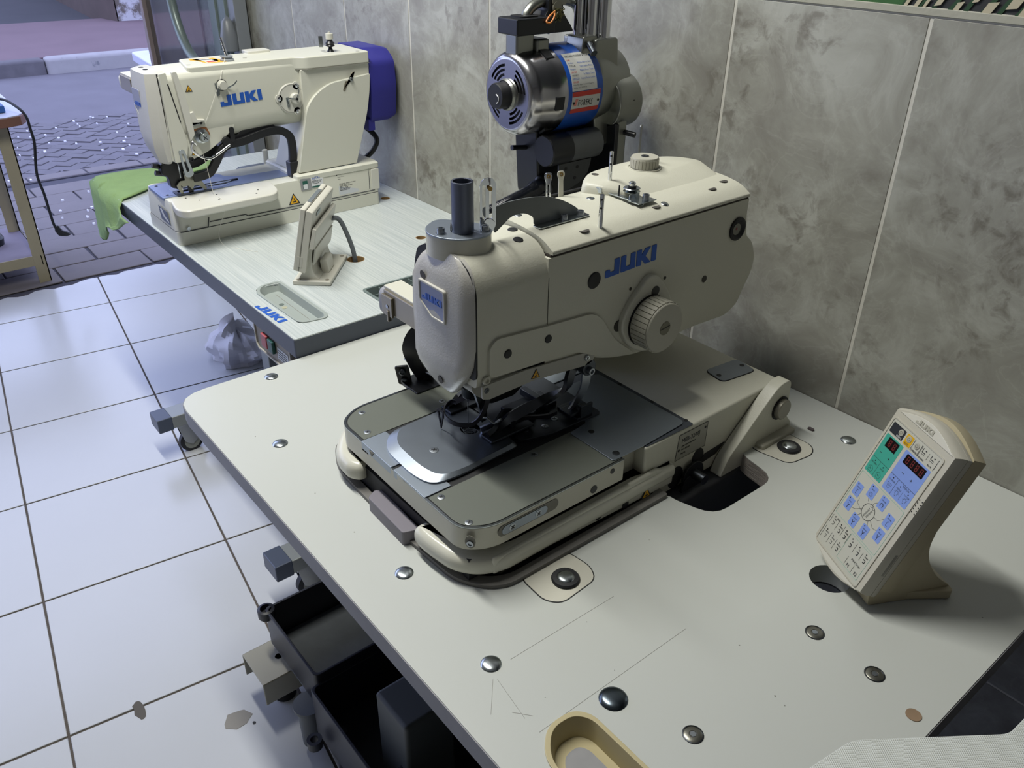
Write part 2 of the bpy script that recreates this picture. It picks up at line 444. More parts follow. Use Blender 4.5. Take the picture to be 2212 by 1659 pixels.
# ---------------- outside
st = S(MB().box((-30, -12, -.5), (-3.9, 14, -.02)).build('street', asphalt, smooth=0))
sw = S(MB().prism([(-5.75, -6), (-3.95, -6), (-3.95, 6), (-5.75, 6)], -.3, -.006).build('sidewalk', joint_m, smooth=0))
q = random.Random(5); row = 0; xx = -4.0
sl_me = []
for k in range(4):
    bb = MB(); w_, h_ = .196, .392
    bb.prism([(0, 0), (-w_, .0), (-w_, h_), (0, h_)], 0, .008+.003*k/3); sl_me.append(bb)
protos = [bb.build('slab', slab_m, sw, bevel=.004, seg=1) for bb in sl_me]
used = [0]*4
while xx > -5.6:
    yy = -1.8+(row % 2)*.2
    while yy < 1.6:
        k = q.randrange(4)
        if not used[k]: ob = protos[k]; used[k] = 1
        else:
            ob = protos[k].copy(); COL.objects.link(ob)
        ob.location = (xx, yy, -.007); ob.rotation_euler = (q.uniform(-.012, .012), q.uniform(-.012, .012), q.uniform(-.02, .02))
        yy += .4
    xx -= .2; row += 1
edge = S(MB().prism([(-5.86, -6), (-5.72, -6), (-5.72, 6), (-5.86, 6)], -.1, .0).build('kerb', joint_m, smooth=0))
for k in range(12):
    MB().box((-5.85, -2.4+k*.34, -.05), (-5.73, -2.4+k*.34+.332, .006)).build('kerb_stone', slab_m, edge, bevel=.005, seg=1)
# herringbone street pavers, joined
b = MB(); q = random.Random(9)
pw, pl = .10, .20
for a in range(-30, 40):
    for c in range(-30, 40):
        # herringbone cell
        ux, uy = (a*pw + c*pw, -a*pw + c*pw)
        for rot in (0, 1):
            if rot == 0: x_, y_, lx, ly = ux*1.0, uy+0, pl, pw
            else: x_, y_, lx, ly = ux+pw*0+pl*0, uy+pw, pw, pl
            X, Y = (x_*.7071-y_*.7071)-7.3, (x_*.7071+y_*.7071)-.2
            if not (-7.5 < X < -5.95 and -1.4 < Y < 2.2): continue
            if (a-c) % 2: continue
            z = q.uniform(0, .006)-.02; g = .006
            cs = [(g, g), (lx-g, g), (lx-g, ly-g), (g, ly-g)]
            pts = [((x_+p)*.7071-(y_+r)*.7071-7.3, (x_+p)*.7071+(y_+r)*.7071-.2) for p, r in cs]
            b.prism(pts, -.03, z+.004)
o = b.build('paving', paver_m, st, kind='stuff', smooth=0)
# white litter specks on the street
b = MB()
for k in range(130):
    X = q.uniform(-7.6, -4.3); Y = q.uniform(-1.2, .6)
    b.box((X, Y, .0), (X+q.uniform(.01, .03), Y+q.uniform(.006, .015), .008 if X < -5.9 else .012))
props(b.build('paper_scraps', mat('paper_white', 'd8d8e2', .8), kind='stuff'), 'tiny white paper scraps scattered over the street paving', 'litter')
kb = S(MB().box((-9.78, -6, -.1), (-9.62, .66, .125)).build('far_kerb', kerb_d, bevel=.03))
kw = S(MB().box((-9.76, .66, -.1), (-9.60, 5, .135)).build('far_kerb_painted', kerb_w, bevel=.04))
pk = S(MB().prism([(-12.9, -6), (-9.74, -6), (-9.74, 6), (-12.5, 6)], -.1, .122).build('far_sidewalk', pink_m, smooth=0))
S(MB().prism([(-30, -9), (-12.8, -9), (-12.5, 9), (-30, 9)], -.1, .1).build('far_yard', darkst, smooth=0))
fb = S(MB().prism([(-12.2, 2.15), (-12.0, 6.5), (-18, 7), (-17, 2.5)], 0, 5.5).build('far_building', mat('worn_white_plaster', 'a8a6ac', .9, bump=.6, bscale=10, var=.2, vscale=3, dirt='5d5550', dscale=3, dth=.5), smooth=0))
MB().prism([(-12.18, 2.13), (-17, 2.46), (-17, 2.3), (-12.9, 2.0)], 0, 1.6).build('brown_footing', mat('brown_earth', '4d423f', .95, var=.3, vscale=4), fb)
pp = MB().cyl((-12.0, 2.75, .1), (-12.0, 2.75, 3.2), .045).build('drain_pipe', blackm, None)
props(pp, 'black drain pipe running down the white plaster wall', 'pipe')
S(MB().box((-31, -14, 0), (-30, 14, 9)).build('distant_building', mat('far_facade', '8c8792', .9, var=.2, vscale=1), smooth=0))
gp = thing('gutter_pipe', (-9.75, .02, .1), 'short pale pipe end lying in the dirty far kerb', 'pipe')
MB().cyl((-9.95, .0, .16), (-9.58, .04, .07), .04).build('sleeve', kerb_w, gp)
MB().cyl((-9.59, .039, .073), (-9.57, .041, .068), .034).build('opening', blackm, gp)
# glazed shop door standing open along the wall
dr = S(thing('door_1', (-3.03, -.035, 0), None, None)); del_ = None
frame_g = mat('grey_green_frame', '6f7b78', .35, .3, var=.06)
MB().box((-3.10, -.075, .02), (-2.955, -.02, 2.3)).build('door_stile', frame_g, dr, bevel=.004)
MB().box((-3.045, -.083, .02), (-3.02, -.074, 2.3)).build('door_bead', frame_g, dr, bevel=.002)
MB().box((-2.955, -.065, .02), (-2.90, -.02, 2.3)).build('door_jamb', mat('jamb_grey', '83878a', .4, .4), dr, bevel=.003)
MB().box((-3.905, -.06, .02), (-3.872, -.02, 2.3)).build('door_edge', mat('worn_brown_edge', '8d807d', .4, .3, var=.1), dr, bevel=.003)
MB().box((-3.905, -.06, 2.2), (-2.955, -.02, 2.3)).build('door_rail', frame_g, dr, bevel=.003)
MB().box((-3.905, -.06, .02), (-2.955, -.02, .12)).build('door_rail', frame_g, dr, bevel=.003)
glass = mat('door_glass', 'e8f0ee', .03, trans=1)
MB().box((-3.874, -.043, .1), (-3.098, -.038, 2.22)).build('pane', glass, dr)
hp = spline([(-3.05, -.09, 1.02), (-3.10, -.13, 1.015), (-3.17, -.14, 1.045), (-3.235, -.14, 1.11), (-3.27, -.14, 1.2), (-3.27, -.14, 1.33), (-3.22, -.14, 1.45), (-3.12, -.13, 1.52), (-3.05, -.09, 1.54)], 6)
MB().tube(hp, .017, 12).build('door_handle', frame_g, dr)
b = MB(); b.box((-3.10, -.12, .995), (-3.03, -.075, 1.04)); b.box((-3.10, -.12, 1.51), (-3.03, -.075, 1.56)); b.build('handle_mount', frame_g, dr, bevel=.01)
MB().cyl((-3.0, -.09, 1.02), (-3.0, -.07, 1.02), .022).build('lock_knob', blue_l, dr)
b = MB(); b.box((-3.025, -.082, .90), (-2.97, -.075, 1.07)); b.build('lock_plate', frame_g, dr, bevel=.002)
ha = MB().lathe([(0, 0), (.028, .01), (.03, .05), (.018, .10), (0, .12)], frame((-2.925, -.085, 1.07), (1, 0, 0), (0, 1, 0)), 16).build('door_knob', mat('knob_grey', '666a6e', .4), dr)
# brown streaks painting in reflections of the glass door, set behind the pane
MB().box((-3.90, -.012, 0), (-3.36, -.006, 1.39)).build('reflection_panel', mat('painted_reflection', '7d6a60', .35, bump=.2, bscale=20, aniso=(14, 1, .4), var=.3, vscale=10), wall)

# ================================================================== TABLES
lam = mat('white_laminate', 'bcbfba', .33, bump=.04, bscale=250, var=.015, vscale=4)
edge_m = mat('worn_grey_edge', '87878a', .5, bump=.3, bscale=60, var=.18, vscale=15)
wood = mat('raw_board', '8b745c', .8, bump=.8, bscale=40, aniso=(1, 1, 8), var=.25, vscale=30)
t1 = thing('sewing_table', (-.75, -.45, 0), 'large white laminate sewing table with chrome bolts under the eyelet buttonhole machine', 'table')
outl = rpoly([(-1.347, -.905), (-.161, -.905), (-.161, -.004), (-1.347, -.004)], [.055, .03, .01, .01])
# cut-outs: machine well with side notch, two mounting pads, cable holes
well = rpoly([(-1.0, -.755), (-.618, -.755), (-.616, -.425), (-.600, -.425), (-.541, -.408), (-.541, -.262), (-.600, -.252), (-.616, -.245), (-.616, -.135), (-1.0, -.135)], [.02, .02, .01, .012, .035, .03, .01, .004, .01, .01])
cab = circ(-.362, -.392, .026)
TT, TB = .76, .728
t_o = rpoly([(-.422, -.800), (-.405, -.786), (-.24, -.786), (-.24, -.858), (-.395, -.866), (-.425, -.835)], [.014, .014, .014, .02, .03, .02], 6)
t_h = [(-.333+(p[0]+.333)*.96, -.824+(p[1]+.824)*.93) for p in t_o]
b = MB().prism(outl, TB+.0012, TT, XY, [well, cab, t_h]); top = b.build('tabletop', [lam], t1, bevel=.0007, seg=1)
# darker edge band around the board
ob = MB(); inner = rpoly([(-1.3462, -.9042), (-.1618, -.9042), (-.1618, -.0048), (-1.3462, -.0048)], [.055, .03, .01, .01])
ob.prism(rpoly([(-1.3482, -.9062), (-.1598, -.9062), (-.1598, -.0028), (-1.3482, -.0028)], [.055, .03, .01, .01]), TB, TT-.0012, XY, [inner]).build('edge_band', edge_m, t1)
MB().prism(rpoly([(-1.34, -.9), (-.17, -.9), (-.17, -.01), (-1.34, -.01)], .05), TB-.001, TB+.002, XY, [well, cab, t_h]).build('underside', blackm, t1)
b = MB(); W2 = [(x, y) for x, y in well]
for i in range(len(W2)):
    x1, y1 = W2[i-1]; x2, y2 = W2[i]
    if x1 > -.62 and x2 > -.62: 
        bb = b.bm; vs = [bb.verts.new((x1-.0005, y1, TB)), bb.verts.new((x2-.0005, y2, TB)), bb.verts.new((x2-.0005, y2, TT-.0012)), bb.verts.new((x1-.0005, y1, TT-.0012))]; bb.faces.new(vs)
b.build('sawn_edge', mat('sawn_grey_board', '8d8680', .8, bump=1, bscale=60, aniso=(1, 1, 9), var=.25, vscale=50), t1, smooth=0, recalc=False)
def dome(x, y, z, r, parent, m=None, name='carriage_bolt', h=None):
    h = h or r*.28
    o = MB().lathe([(r*1.02, 0), (r, .0006), (r*.92, h*.45), (r*.7, h*.75), (r*.4, h*.94), (0, h)], Matrix.Translation((x, y, z)), 24).build(name, m or chrome_d, parent, smooth=60)
    return o
chrome_d = mat('dull_chrome', 'b6bdc0', .22, 1, bump=.06, bscale=100)
for x, y in ((-.529, -.83), (-1.313, -.738), (-1.10, -.822), (-.72, -.827), (-.528, -.076)): dome(x, y, TT, .0125, t1)
dome(-.405, -.753, TT, .0165, t1, mat('blue_steel_cap', '5d666e', .25, 1), 'steel_cap', .005)
for x, y in ((-.32, -.49), (-.24, -.491), (-.319, -.719)):
    o = MB().lathe([(.0115, .0002), (.0105, .0004), (.0085, -.003), (.004, -.0035), (.0035, -.006), (0, -.006)], Matrix.Translation((x, y, TT+.0006)), 20, cap=False).build('countersunk_screw', gun, t1)
    MB().prism(circ(x, y, .0118), TT+.0001, TT+.0004, XY, [circ(x, y, .0105)]).build('screw_rim', mat('rim_dark', '3b3a38', .5), o)
    MB().lathe([(0, 0), (.0105, 0), (.009, .0009), (.0045, .0011), (.004, .0006), (0, .0006)], Matrix.Translation((x, y, TT+.0002)), 20).build('screw_head', mat('screw_olive_steel', '7d7c74', .35, .9), o)
    MB().prism(circ(x, y, .0036, 6), TT+.0010, TT+.0014).build('hex_socket', steel, o)
MB().prism(circ(-.183, -.509, .0085), TT, TT+.0008).build('screw_plug', wood, t1)
# mounting pads let into the top, each with rubber washer and cap
padm = mat('pad_cream', 'c4c2b5', .4, bump=.1, bscale=200)
for poly, c in (([(-.618, -.714), (-.566, -.716), (-.548, -.70), (-.553, -.636), (-.575, -.624), (-.618, -.629)], (-.578, -.668)),
                ([(-.618, -.139), (-.556, -.137), (-.540, -.158), (-.548, -.213), (-.600, -.223), (-.618, -.222)], (-.576, -.175))):
    gap = MB().prism(rpoly(poly, .014), TT-.0002, TT+.0004).build('pad_gap', blackm, t1)
    cx = sum(p[0] for p in poly)/6; cy = sum(p[1] for p in poly)/6
    o = MB().prism(rpoly([(cx+(p[0]-cx)*.965, cy+(p[1]-cy)*.965) for p in poly], .013), TT-.001, TT+.0009).build('mounting_pad', padm, t1, bevel=.0005)
    MB().lathe([(0, 0), (.0185, 0), (.0192, .002), (.0175, .0042), (.012, .0046), (0, .0046)], Matrix.Translation((*c, TT+.0009)), 28).build('rubber_washer', rubber, o)
    dome(*c, TT+.0050, .0118, o, chrome_d, 'metal_cap')
# scratches and specks
SCR = (((-.520, -.808), (-.517, -.640)), ((-.424, -.846), (-.423, -.610)), ((-.510, -.842), (-.474, -.873)), ((-.507, -.838), (-.447, -.847)), ((-.462, -.853), (-.444, -.838)))
b = MB()
for (ax, ay), (bx, by) in SCR:
    d = V((bx-ax, by-ay, 0)).normalized(); nn = V((-d.y, d.x, 0))*.00025
    b.prism([(ax-nn.x, ay-nn.y), (bx-nn.x, by-nn.y), (bx+nn.x, by+nn.y), (ax+nn.x, ay+nn.y)], TT, TT+.0002)
qq = random.Random(11)
for k in range(26):
    x, y = qq.uniform(-1.25, -.2), qq.uniform(-.88, -.3)
    if -1.02 < x < -.6 and y > -.79: continue
    b.prism(circ(x, y, qq.uniform(.0005, .0012), 5), TT, TT+.0003)
b.build('scratches', mat('scratch_grey', '8f8f8a', .6), t1, kind='stuff')
MB().prism(blob(-.585, -.098, .007, .004, 3, 8), TT, TT+.003).build('grit', mat('grit_dark', '50484a', .9), t1)
# table 1 frame, mostly hidden below
fr_m = mat('cream_steel', 'a8a595', .4, var=.06)
for x in (-1.16, -.30):
    MB().box((x-.03, -.50, .06), (x+.03, -.42, TB)).build('leg', fr_m, t1, bevel=.004)
b = MB(); b.box((-1.16, -.47, .30), (-.30, -.44, .36)); b.build('cross_bar', fr_m, t1, bevel=.003)
# left foot: open cream channel with levelling foot
for x, y0 in ((-1.27, -.893), (-.30, -.86)):
    b = MB(); b.box((x-.053, y0, .116), (x+.053, -.08, .120)); b.box((x-.053, y0, .058), (x-.049, -.08, .120)); b.box((x+.049, y0, .058), (x+.053, -.08, .120))
    ft = b.build('foot_channel', fr_m, t1, bevel=.002)
    MB().lathe([(0, 0), (.024, 0), (.024, .008), (.018, .016), (.018, .045), (.008, .05), (.008, .12), (0, .12)], Matrix.Translation((x+.0, y0+.06, 0)), 20).build('levelling_foot', rubber, ft)

# table 2
lam2 = mat('brushed_laminate', 'b7bebd', .38, bump=.06, bscale=40, aniso=(.6, 14, 1), var=.03, vscale=1)
nt = lam2.node_tree
def streaks(m, c1, c2):
    nt = m.node_tree; N = nt.nodes; L = nt.links; tc = N.new('ShaderNodeTexCoord'); mp = N.new('ShaderNodeMapping'); mp.inputs['Scale'].default_value = (5, 330, 1)
    n = N.new('ShaderNodeTexNoise'); n.inputs['Scale'].default_value = 1; n.inputs['Detail'].default_value = 3
    L.new(tc.outputs['Object'], mp.inputs[0]); L.new(mp.outputs[0], n.inputs['Vector'])
    r = N.new('ShaderNodeValToRGB'); r.color_ramp.elements[0].position = .35; r.color_ramp.elements[0].color = (*srgb(c1), 1); r.color_ramp.elements[1].position = .68; r.color_ramp.elements[1].color = (*srgb(c2), 1)
    L.new(n.outputs['Fac'], r.inputs[0]); L.new(r.outputs[0], N['Principled BSDF'].inputs['Base Color'])
streaks(lam2, 'adb5b5', 'c5cac8')
edge2 = mat('slate_edge', '454b57', .4)
t2 = thing('sewing_table', (-2.0, -.33, 0), 'pale brushed-grey table with dark slate edges carrying the white and blue machine', 'table')
Z2 = .80
o2 = rpoly([(-2.665, -.668), (-1.350, -.668), (-1.350, -.003), (-2.665, -.003)], .006)
rx = rpoly([(-1.62, -.638), (-1.41, -.638), (-1.40, -.585), (-1.40, -.575), (-1.61, -.575)], .012)
trayh = rrect(-1.62, -.629, -1.405, -.570, .014)
venth = rrect(-1.47, -.443, -1.385, -.30, .008)
g1 = circ(-1.668, -.167, .013); g2 = circ(-1.992, -.071, .013); g3 = circ(-1.640, -.368, .021)
MB().prism(o2, Z2-.003, Z2, XY, [trayh, venth, g1, g2, g3]).build('tabletop', lam2, t2, bevel=.0008, seg=1)
MB().prism(rpoly([(-2.6655, -.6685), (-1.3495, -.6685), (-1.3495, -.003), (-2.6655, -.003)], .006), Z2-.042, Z2-.0031, XY, [trayh, venth, g1, g2, g3]).build('slab_edge', edge2, t2, bevel=.0008, seg=1)
for g, r in ((g1, .013), (g2, .013), (g3, .021)):
    cx = sum(p[0] for p in g)/len(g); cy = sum(p[1] for p in g)/len(g)
    MB().prism(circ(cx, cy, r), Z2-.041, Z2-.0005, XY, [circ(cx, cy, r-.0015)]).build('hole_lining', mat('tan_board', '9b7d52', .8), t2)
    MB().prism(circ(cx, cy, r*.98), Z2-.04, Z2-.034).build('hole_floor', mat('tan_dark', '6e5a40', .9), t2)
logo(frame((-1.536, -.6655, Z2), (1, .06, 0), (-.06, 1, 0)), .0195, blue_l, t2, wide=1.22)
# casters' T feet
dk = mat('slate_paint', '4a5262', .4, .2)
for x in (-2.33, -1.52):
    b = MB(); b.box((x-.035, -.72, .115), (x+.035, -.06, .155)); leg = b.build('foot_beam', fr2 if False else mat('foot_grey', '8e9290', .4, .4), t2, bevel=.003)
    MB().box((x-.036, -.735, .112), (x+.036, -.69, .158)).build('end_cap', dk, leg, bevel=.003)
    MB().box((x-.03, -.36, .15), (x+.03, -.28, Z2-.042)).build('leg', MATS['foot_grey'], t2, bevel=.004)
    for y in (-.64, -.12):
        cs = MB(); cs.prism([(y-.035, .11), (y+.035, .11), (y+.022, .045), (y-.0, .028), (y-.022, .045)], -.017, -.014, YZ(x)); cs.prism([(y-.035, .11), (y+.035, .11), (y+.022, .045), (y, .028), (y-.022, .045)], .014, .017, YZ(x)); cs.box((x-.03, y-.04, .108), (x+.03, y+.04, .115))
        c = cs.build('caster_fork', alu, t2, bevel=.001)
        MB().lathe([(0, -.012), (.03, -.012), (.036, -.008), (.036, .008), (.03, .012), (0, .012)], frame((x, y, .036), (0, 1, 0), (0, 0, 1)), 28).build('caster_wheel', rubber, c)
        MB().lathe([(.024, -.0135), (.024, .0135)], frame((x, y, .036), (0, 1, 0), (0, 0, 1)), 24).build('wheel_hub', mat('hub_grey', '8d9088', .5), c)
# ================================================================== MACHINE 1 (eyelet buttonhole machine, arm along Y)
XM = -.820; HW = .069; XS = XM+HW          # arm centre, half width, near side plane
mc = thing('eyelet_buttonhole_machine', (XM, -.42, .76), 'cream industrial eyelet buttonhole machine with grey bed plates, set in the white table', 'sewing machine')
# -- pan gasket in the table
pan_out = rpoly([(-1.06, -.700), (-1.035, -.757), (-.98, -.785), (-.80, -.792), (-.665, -.785), (-.628, -.762), (-.612, -.735), (-.612, -.13), (-1.04, -.13), (-1.06, -.2)], [.02, .02, .03, .05, .03, .02, .02, .004, .01, .01], 5)
pan_in = rpoly([(-1.045, -.700), (-1.02, -.748), (-.97, -.772), (-.80, -.779), (-.675, -.772), (-.642, -.752), (-.627, -.725), (-.627, -.145), (-1.03, -.145)], [.02, .02, .03, .05, .03, .02, .02, .004, .01], 5)
pan_out2 = rpoly([(-1.06, -.700), (-1.035, -.757), (-.98, -.785), (-.80, -.792), (-.665, -.785), (-.628, -.762), (-.612, -.735), (-.612, -.43), (-1.04, -.43)], [.02, .02, .03, .05, .03, .02, .02, .004, .01], 5)
pan_in2 = rpoly([(-1.045, -.700), (-1.02, -.748), (-.97, -.772), (-.80, -.779), (-.675, -.772), (-.642, -.752), (-.627, -.725), (-.627, -.445), (-1.03, -.445)], [.02, .02, .03, .05, .03, .02, .02, .004, .01], 5)
pan = MB().prism(pan_out2, .722, .7665, XY, [pan_in2]).build('base_pan', pan_m, mc, bevel=.002)
MB().prism(pan_in2, .722, .745, XY).build('pan_floor', mat('pan_dark', '2d2b33', .7), pan)
MB().box((-1.01, -.445, .60), (-.612, -.13, .735)).build('oil_pan', dgrey, mc, bevel=.01)
# -- lower casting
b = MB()
b.prism([(-1.0, -.745), (-.66, -.745), (-.648, -.72), (-.648, -.44), (-1.0, -.44)], .745, .783)
core = b.build('base_casting', mat('casting_dark_cream', 'a9a799', .5, bump=.1, bscale=200), mc, bevel=.006)
def lobe(pts, rad, z0, z1):
    P = rpoly(pts, rad, 6); b = MB()
    b.loft([[(p[0], p[1], z) for p in inset(P, d)] for d, z in ((.005, z0), (.001, z0+.003), (0, z0+.007), (0, z1-.012), (.0012, z1-.007), (.0040, z1-.003), (.0085, z1-.0006), (.011, z1))])
    return b.build('base_lobe', cream_s, mc, smooth=70)
lobe([(-.654, -.40), (-.626, -.40), (-.624, -.735), (-.640, -.768), (-.668, -.788), (-.72, -.795), (-.752, -.793), (-.752, -.765), (-.705, -.762), (-.675, -.75), (-.655, -.715)], [.002, .004, .03, .03, .02, .02, .012, .012, .02, .02, .02], .776, .802)
lobe([(-1.0, -.60), (-1.027, -.62), (-1.027, -.735), (-1.005, -.765), (-.965, -.792), (-.922, -.794), (-.905, -.782), (-.908, -.765), (-.96, -.76), (-.99, -.73)], [.004, .02, .03, .02, .03, .02, .01, .01, .02, .02], .778, .806)
# grey link bar and dark hollow between the lobes
MB().prism(rpoly([(-.872, -.780), (-.862, -.796), (-.766, -.799), (-.758, -.775), (-.865, -.770)], .004), .752, .783).build('front_bar', mat('bar_mauve_grey', '77737b', .5), mc, bevel=.003)
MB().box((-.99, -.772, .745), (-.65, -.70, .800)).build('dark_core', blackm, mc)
# long cream flank below the slab on the near side
MB().prism([(-.748, .776), (-.40, .762), (-.40, .79), (-.44, .806), (-.748, .802)], -.005, .003, YZ(-.632)).build('flank_rail', cream_s, mc, bevel=.004, seg=3)
# -- slab (front bed)
sl_pts = rpoly([(-.9925, -.506), (-.9925, -.738), (-.967, -.776), (-.888, -.776), (-.738, -.779), (-.660, -.779), (-.637, -.744), (-.637, -.506)], [.002, .03, .03, .0, .0, .035, .025, .002], 7)
slab = MB().prism(sl_pts, .8135, .8485).build('bed_slab', mat('satin_cream_metal', 'bdbbad', .3, .15, bump=.06, bscale=200), mc, bevel=.0012)
rim_in = rpoly([(-.9895, -.507), (-.9895, -.737), (-.965, -.773), (-.888, -.773), (-.738, -.776), (-.662, -.776), (-.640, -.743), (-.640, -.507)], [.002, .03, .03, .0, .0, .035, .025, .002], 7)
MB().prism(sl_pts, .8485, .8496, XY, [rim_in]).build('bright_rim', chrome_d, slab)
MB().prism(rim_in, .8483, .8488).build('rim_bed', blackm, slab)
lp = rpoly([(-.988, -.36), (-.988, -.736), (-.964, -.771), (-.906, -.771), (-.906, -.36)], [.002, .03, .03, .002, .002], 7)
rp_ = rpoly([(-.736, -.774), (-.663, -.775), (-.6415, -.743), (-.6415, -.508), (-.736, -.508)], [.002, .035, .025, .002, .002], 7)
pl_ = MB().prism(lp, .8487, .8499).build('bed_plate', plate_g, mc, bevel=.0004, seg=1)
pr_ = MB().prism(rp_, .8487, .8499).build('bed_plate', plate_g, mc, bevel=.0004, seg=1)
for p, c in (((-.972, -.736), pl_), ((-.92, -.757), pl_), ((-.924, -.62), pl_), ((-.726, -.760), pr_), ((-.662, -.762), pr_), ((-.724, -.60), pr_)):
    flat_screw((*p, .8499), c, .0052)
# centre channel
MB().box((-.905, -.776, .835), (-.737, -.34, .8465)).build('centre_channel', mat('channel_steel', '8d9299', .45, .9, var=.1), mc)
bl = MB().prism([(-.9045, -.7765), (-.823, -.7775), (-.823, -.735), (-.9045, -.735)], .838, .8507).build('feed_block', steel_b, mc, bevel=.0006)
bl = MB().prism([(-.8165, -.7775), (-.738, -.7785), (-.738, -.735), (-.8165, -.735)], .838, .8507).build('feed_block', steel_b, mc, bevel=.0006)
# cloth plate: rounded front, sloped border
cp_o = rpoly([(-.900, -.615), (-.895, -.735), (-.862, -.762), (-.79, -.7655), (-.752, -.757), (-.746, -.715), (-.752, -.607), (-.80, -.60), (-.90, -.60)], [.002, .02, .03, .03, .018, .02, .008, .002, .002], 7)
def shrink(pts, cx, cy, kx, ky): return [(cx+(p[0]-cx)*kx, cy+(p[1]-cy)*ky) for p in pts]
ii = shrink(cp_o, -.824, -.64, .93, .86)
cpb = MB(); hl = circ(-.825, -.639, .0148, 28)
bmx = cpb
r0 = [(p[0], p[1], .8508) for p in cp_o]; r1 = [(p[0], p[1], .8535) for p in cp_o]; r2 = [(p[0], p[1], .8575) for p in ii]
cpb.loft([r0, r1, r2], cap=False); cpb.prism(ii, .857, .8576, XY, [hl])
cpl = cpb.build('cloth_plate', mat('cloth_plate_steel', '98a0aa', .36, 1, bump=.12, bscale=25, var=.12, vscale=18), mc, smooth=30)
flat_screw((-.812, -.712, .8576), cpl, .0068)
MB().prism(circ(-.825, -.639, .0165), .842, .852, XY).build('plate_well', blackm, cpl)
b = MB(); q = random.Random(2)
for k in range(9):
    pts = [(-.825+.010*math.cos(a+k)*q.uniform(.4, 1), -.639+.009*math.sin(a*1.3+k)*q.uniform(.4, 1), .853+q.uniform(0, .003)) for a in (0, .9, 1.8, 2.7, 3.6)]
    b.tube(spline(pts, 4), .0003, 4)
b.build('thread_nest', mat('thread_grey', '9fa5a8', .7), cpl, kind='stuff')
b = MB(); b.tube(spline([(-.836, -.632, .858), (-.83, -.652, .866), (-.812, -.655, .862), (-.806, -.640, .859), (-.815, -.632, .858)], 6), .0004, 4); b.build('loose_thread', MATS['thread_grey'], cpl)
# rear clamp area, second plate with hole, screws
sp_ = MB().prism(rpoly([(-.90, -.598), (-.758, -.598), (-.744, -.55), (-.742, -.45), (-.90, -.45)], .008), .8466, .8545, XY, [circ(-.797, -.590+.012, .0075)])
spo = sp_.build('clamp_plate', mat('dark_steel', '4c5057', .4, .9, var=.15), mc, bevel=.0006)
for p in ((-.775, -.575), (-.765, -.545), (-.772, -.52)): flat_screw((*p, .8546), spo, .0055)
MB().prism(circ(-.797, -.598, .0085, 24, .007), .8577, .858).build('small_hole', blackm, cpl)
# near side of the slab: slot with steel insert, holes
ins = MB().prism(rrect(-.735, .826, -.632, .8435, .0085), 0, .0006, YZ(-.6369)).build('slot_recess', mat('slot_shadow', '77756b', .5), slab)
ins2 = MB().prism(rrect(-.729, .8275, -.652, .8415, .007), .0004, .0014, YZ(-.6369)).build('slot_insert', steel_b, slab, bevel=.0004)
for y in (-.712, -.668): flat_screw((-.6355, y, .8345), ins2, .0055, (1, 0, 0))
for y, z, r in ((-.565, .824, .0062), (-.53, .8395, .0042)): hole((-.6368, y, z), slab, r, V((1, 0, 0)), mat('hole_dark', '1b1d20', .4))
MB().prism(rpoly([(-.668, .822), (-.66, .816), (-.643, .824), (-.645, .836), (-.662, .84)], .006), 0, .0006, frame((-.6365, -.11, 0), (-.15, 1, 0), (0, 0, 1))).build('corner_recess', MATS['slot_shadow'], slab) if False else None
rc = MB().prism(circ(0, 0, .007, 20, .010), 0, .0012, frame((-.6485, -.770, .832), (.8, .6, 0), (0, 0, 1))).build('corner_port', MATS['slot_shadow'], slab)
MB().lathe([(.0045, .0012), (.0045, .003), (.003, .003), (.0028, .0015), (0, .0015)], frame((-.6485, -.770, .830), (.8, .6, 0), (0, 0, 1)), 16).build('port_bush', steel, rc)
for x in (-.875, -.785): MB().prism([(x-.006, .8485), (x+.006, .8485), (x, .840)], 0, .0008, XZ(-.7772)).build('index_notch', MATS['slot_shadow'], slab)
# -- rear bed casting with column
rb = rpoly([(-.9925, -.462), (-.637, -.462), (-.637, -.205), (-.6375, -.135), (-.9925, -.135)], [.002, .002, .02, .006, .006])
rear = MB().prism([(-.462, .765), (-.462, .8485), (-.135, .8485), (-.135, .79), (-.19, .765), (-.26, .74), (-.45, .74)], -.3555, 0, YZ(-.637)).build('rear_bed', cream, mc, bevel=.004, seg=3)
# recessed step between slab and rear casting (near side)
MB().box((-.99, -.507, .775), (-.657, -.460, .848)).build('step_block', MATS['casting_dark_cream'], mc, bevel=.004)
MB().prism(rpoly([(-.99, -.355), (-.637, -.357), (-.6395, -.460), (-.99, -.462)], [.012, .004, .004, .004]), .8483, .8492).build('plate_seat', mat('seat_dark', '4e535b', .5, .6), mc)
spl = MB().prism(rpoly([(-.836, -.366), (-.652, -.366), (-.646, -.372), (-.642, -.462), (-.6425, -.524), (-.732, -.524), (-.738, -.487), (-.746, -.482), (-.836, -.482)], [.01, .008, .004, .002, .004, .003, .003, .002, .002]), .8500, .8517).build('slide_plate', steel_b, mc, bevel=.0006)
spl2 = MB().prism(rpoly([(-.99, -.366), (-.856, -.366), (-.856, -.482), (-.90, -.49), (-.905, -.524), (-.988, -.524)], .004), .8500, .8517).build('slide_plate', steel_b, mc, bevel=.0006)
for p in ((-.651, -.359), (-.72, -.36), (-.79, -.361)): hole((*p, .8492), spl, .0035)
for p in ((-.735, -.505), ): hole((-.715, -.497, .8517), spl, .0045)
flat_screw((-.653, -.508, .8517), spl, .0055, m=gun)
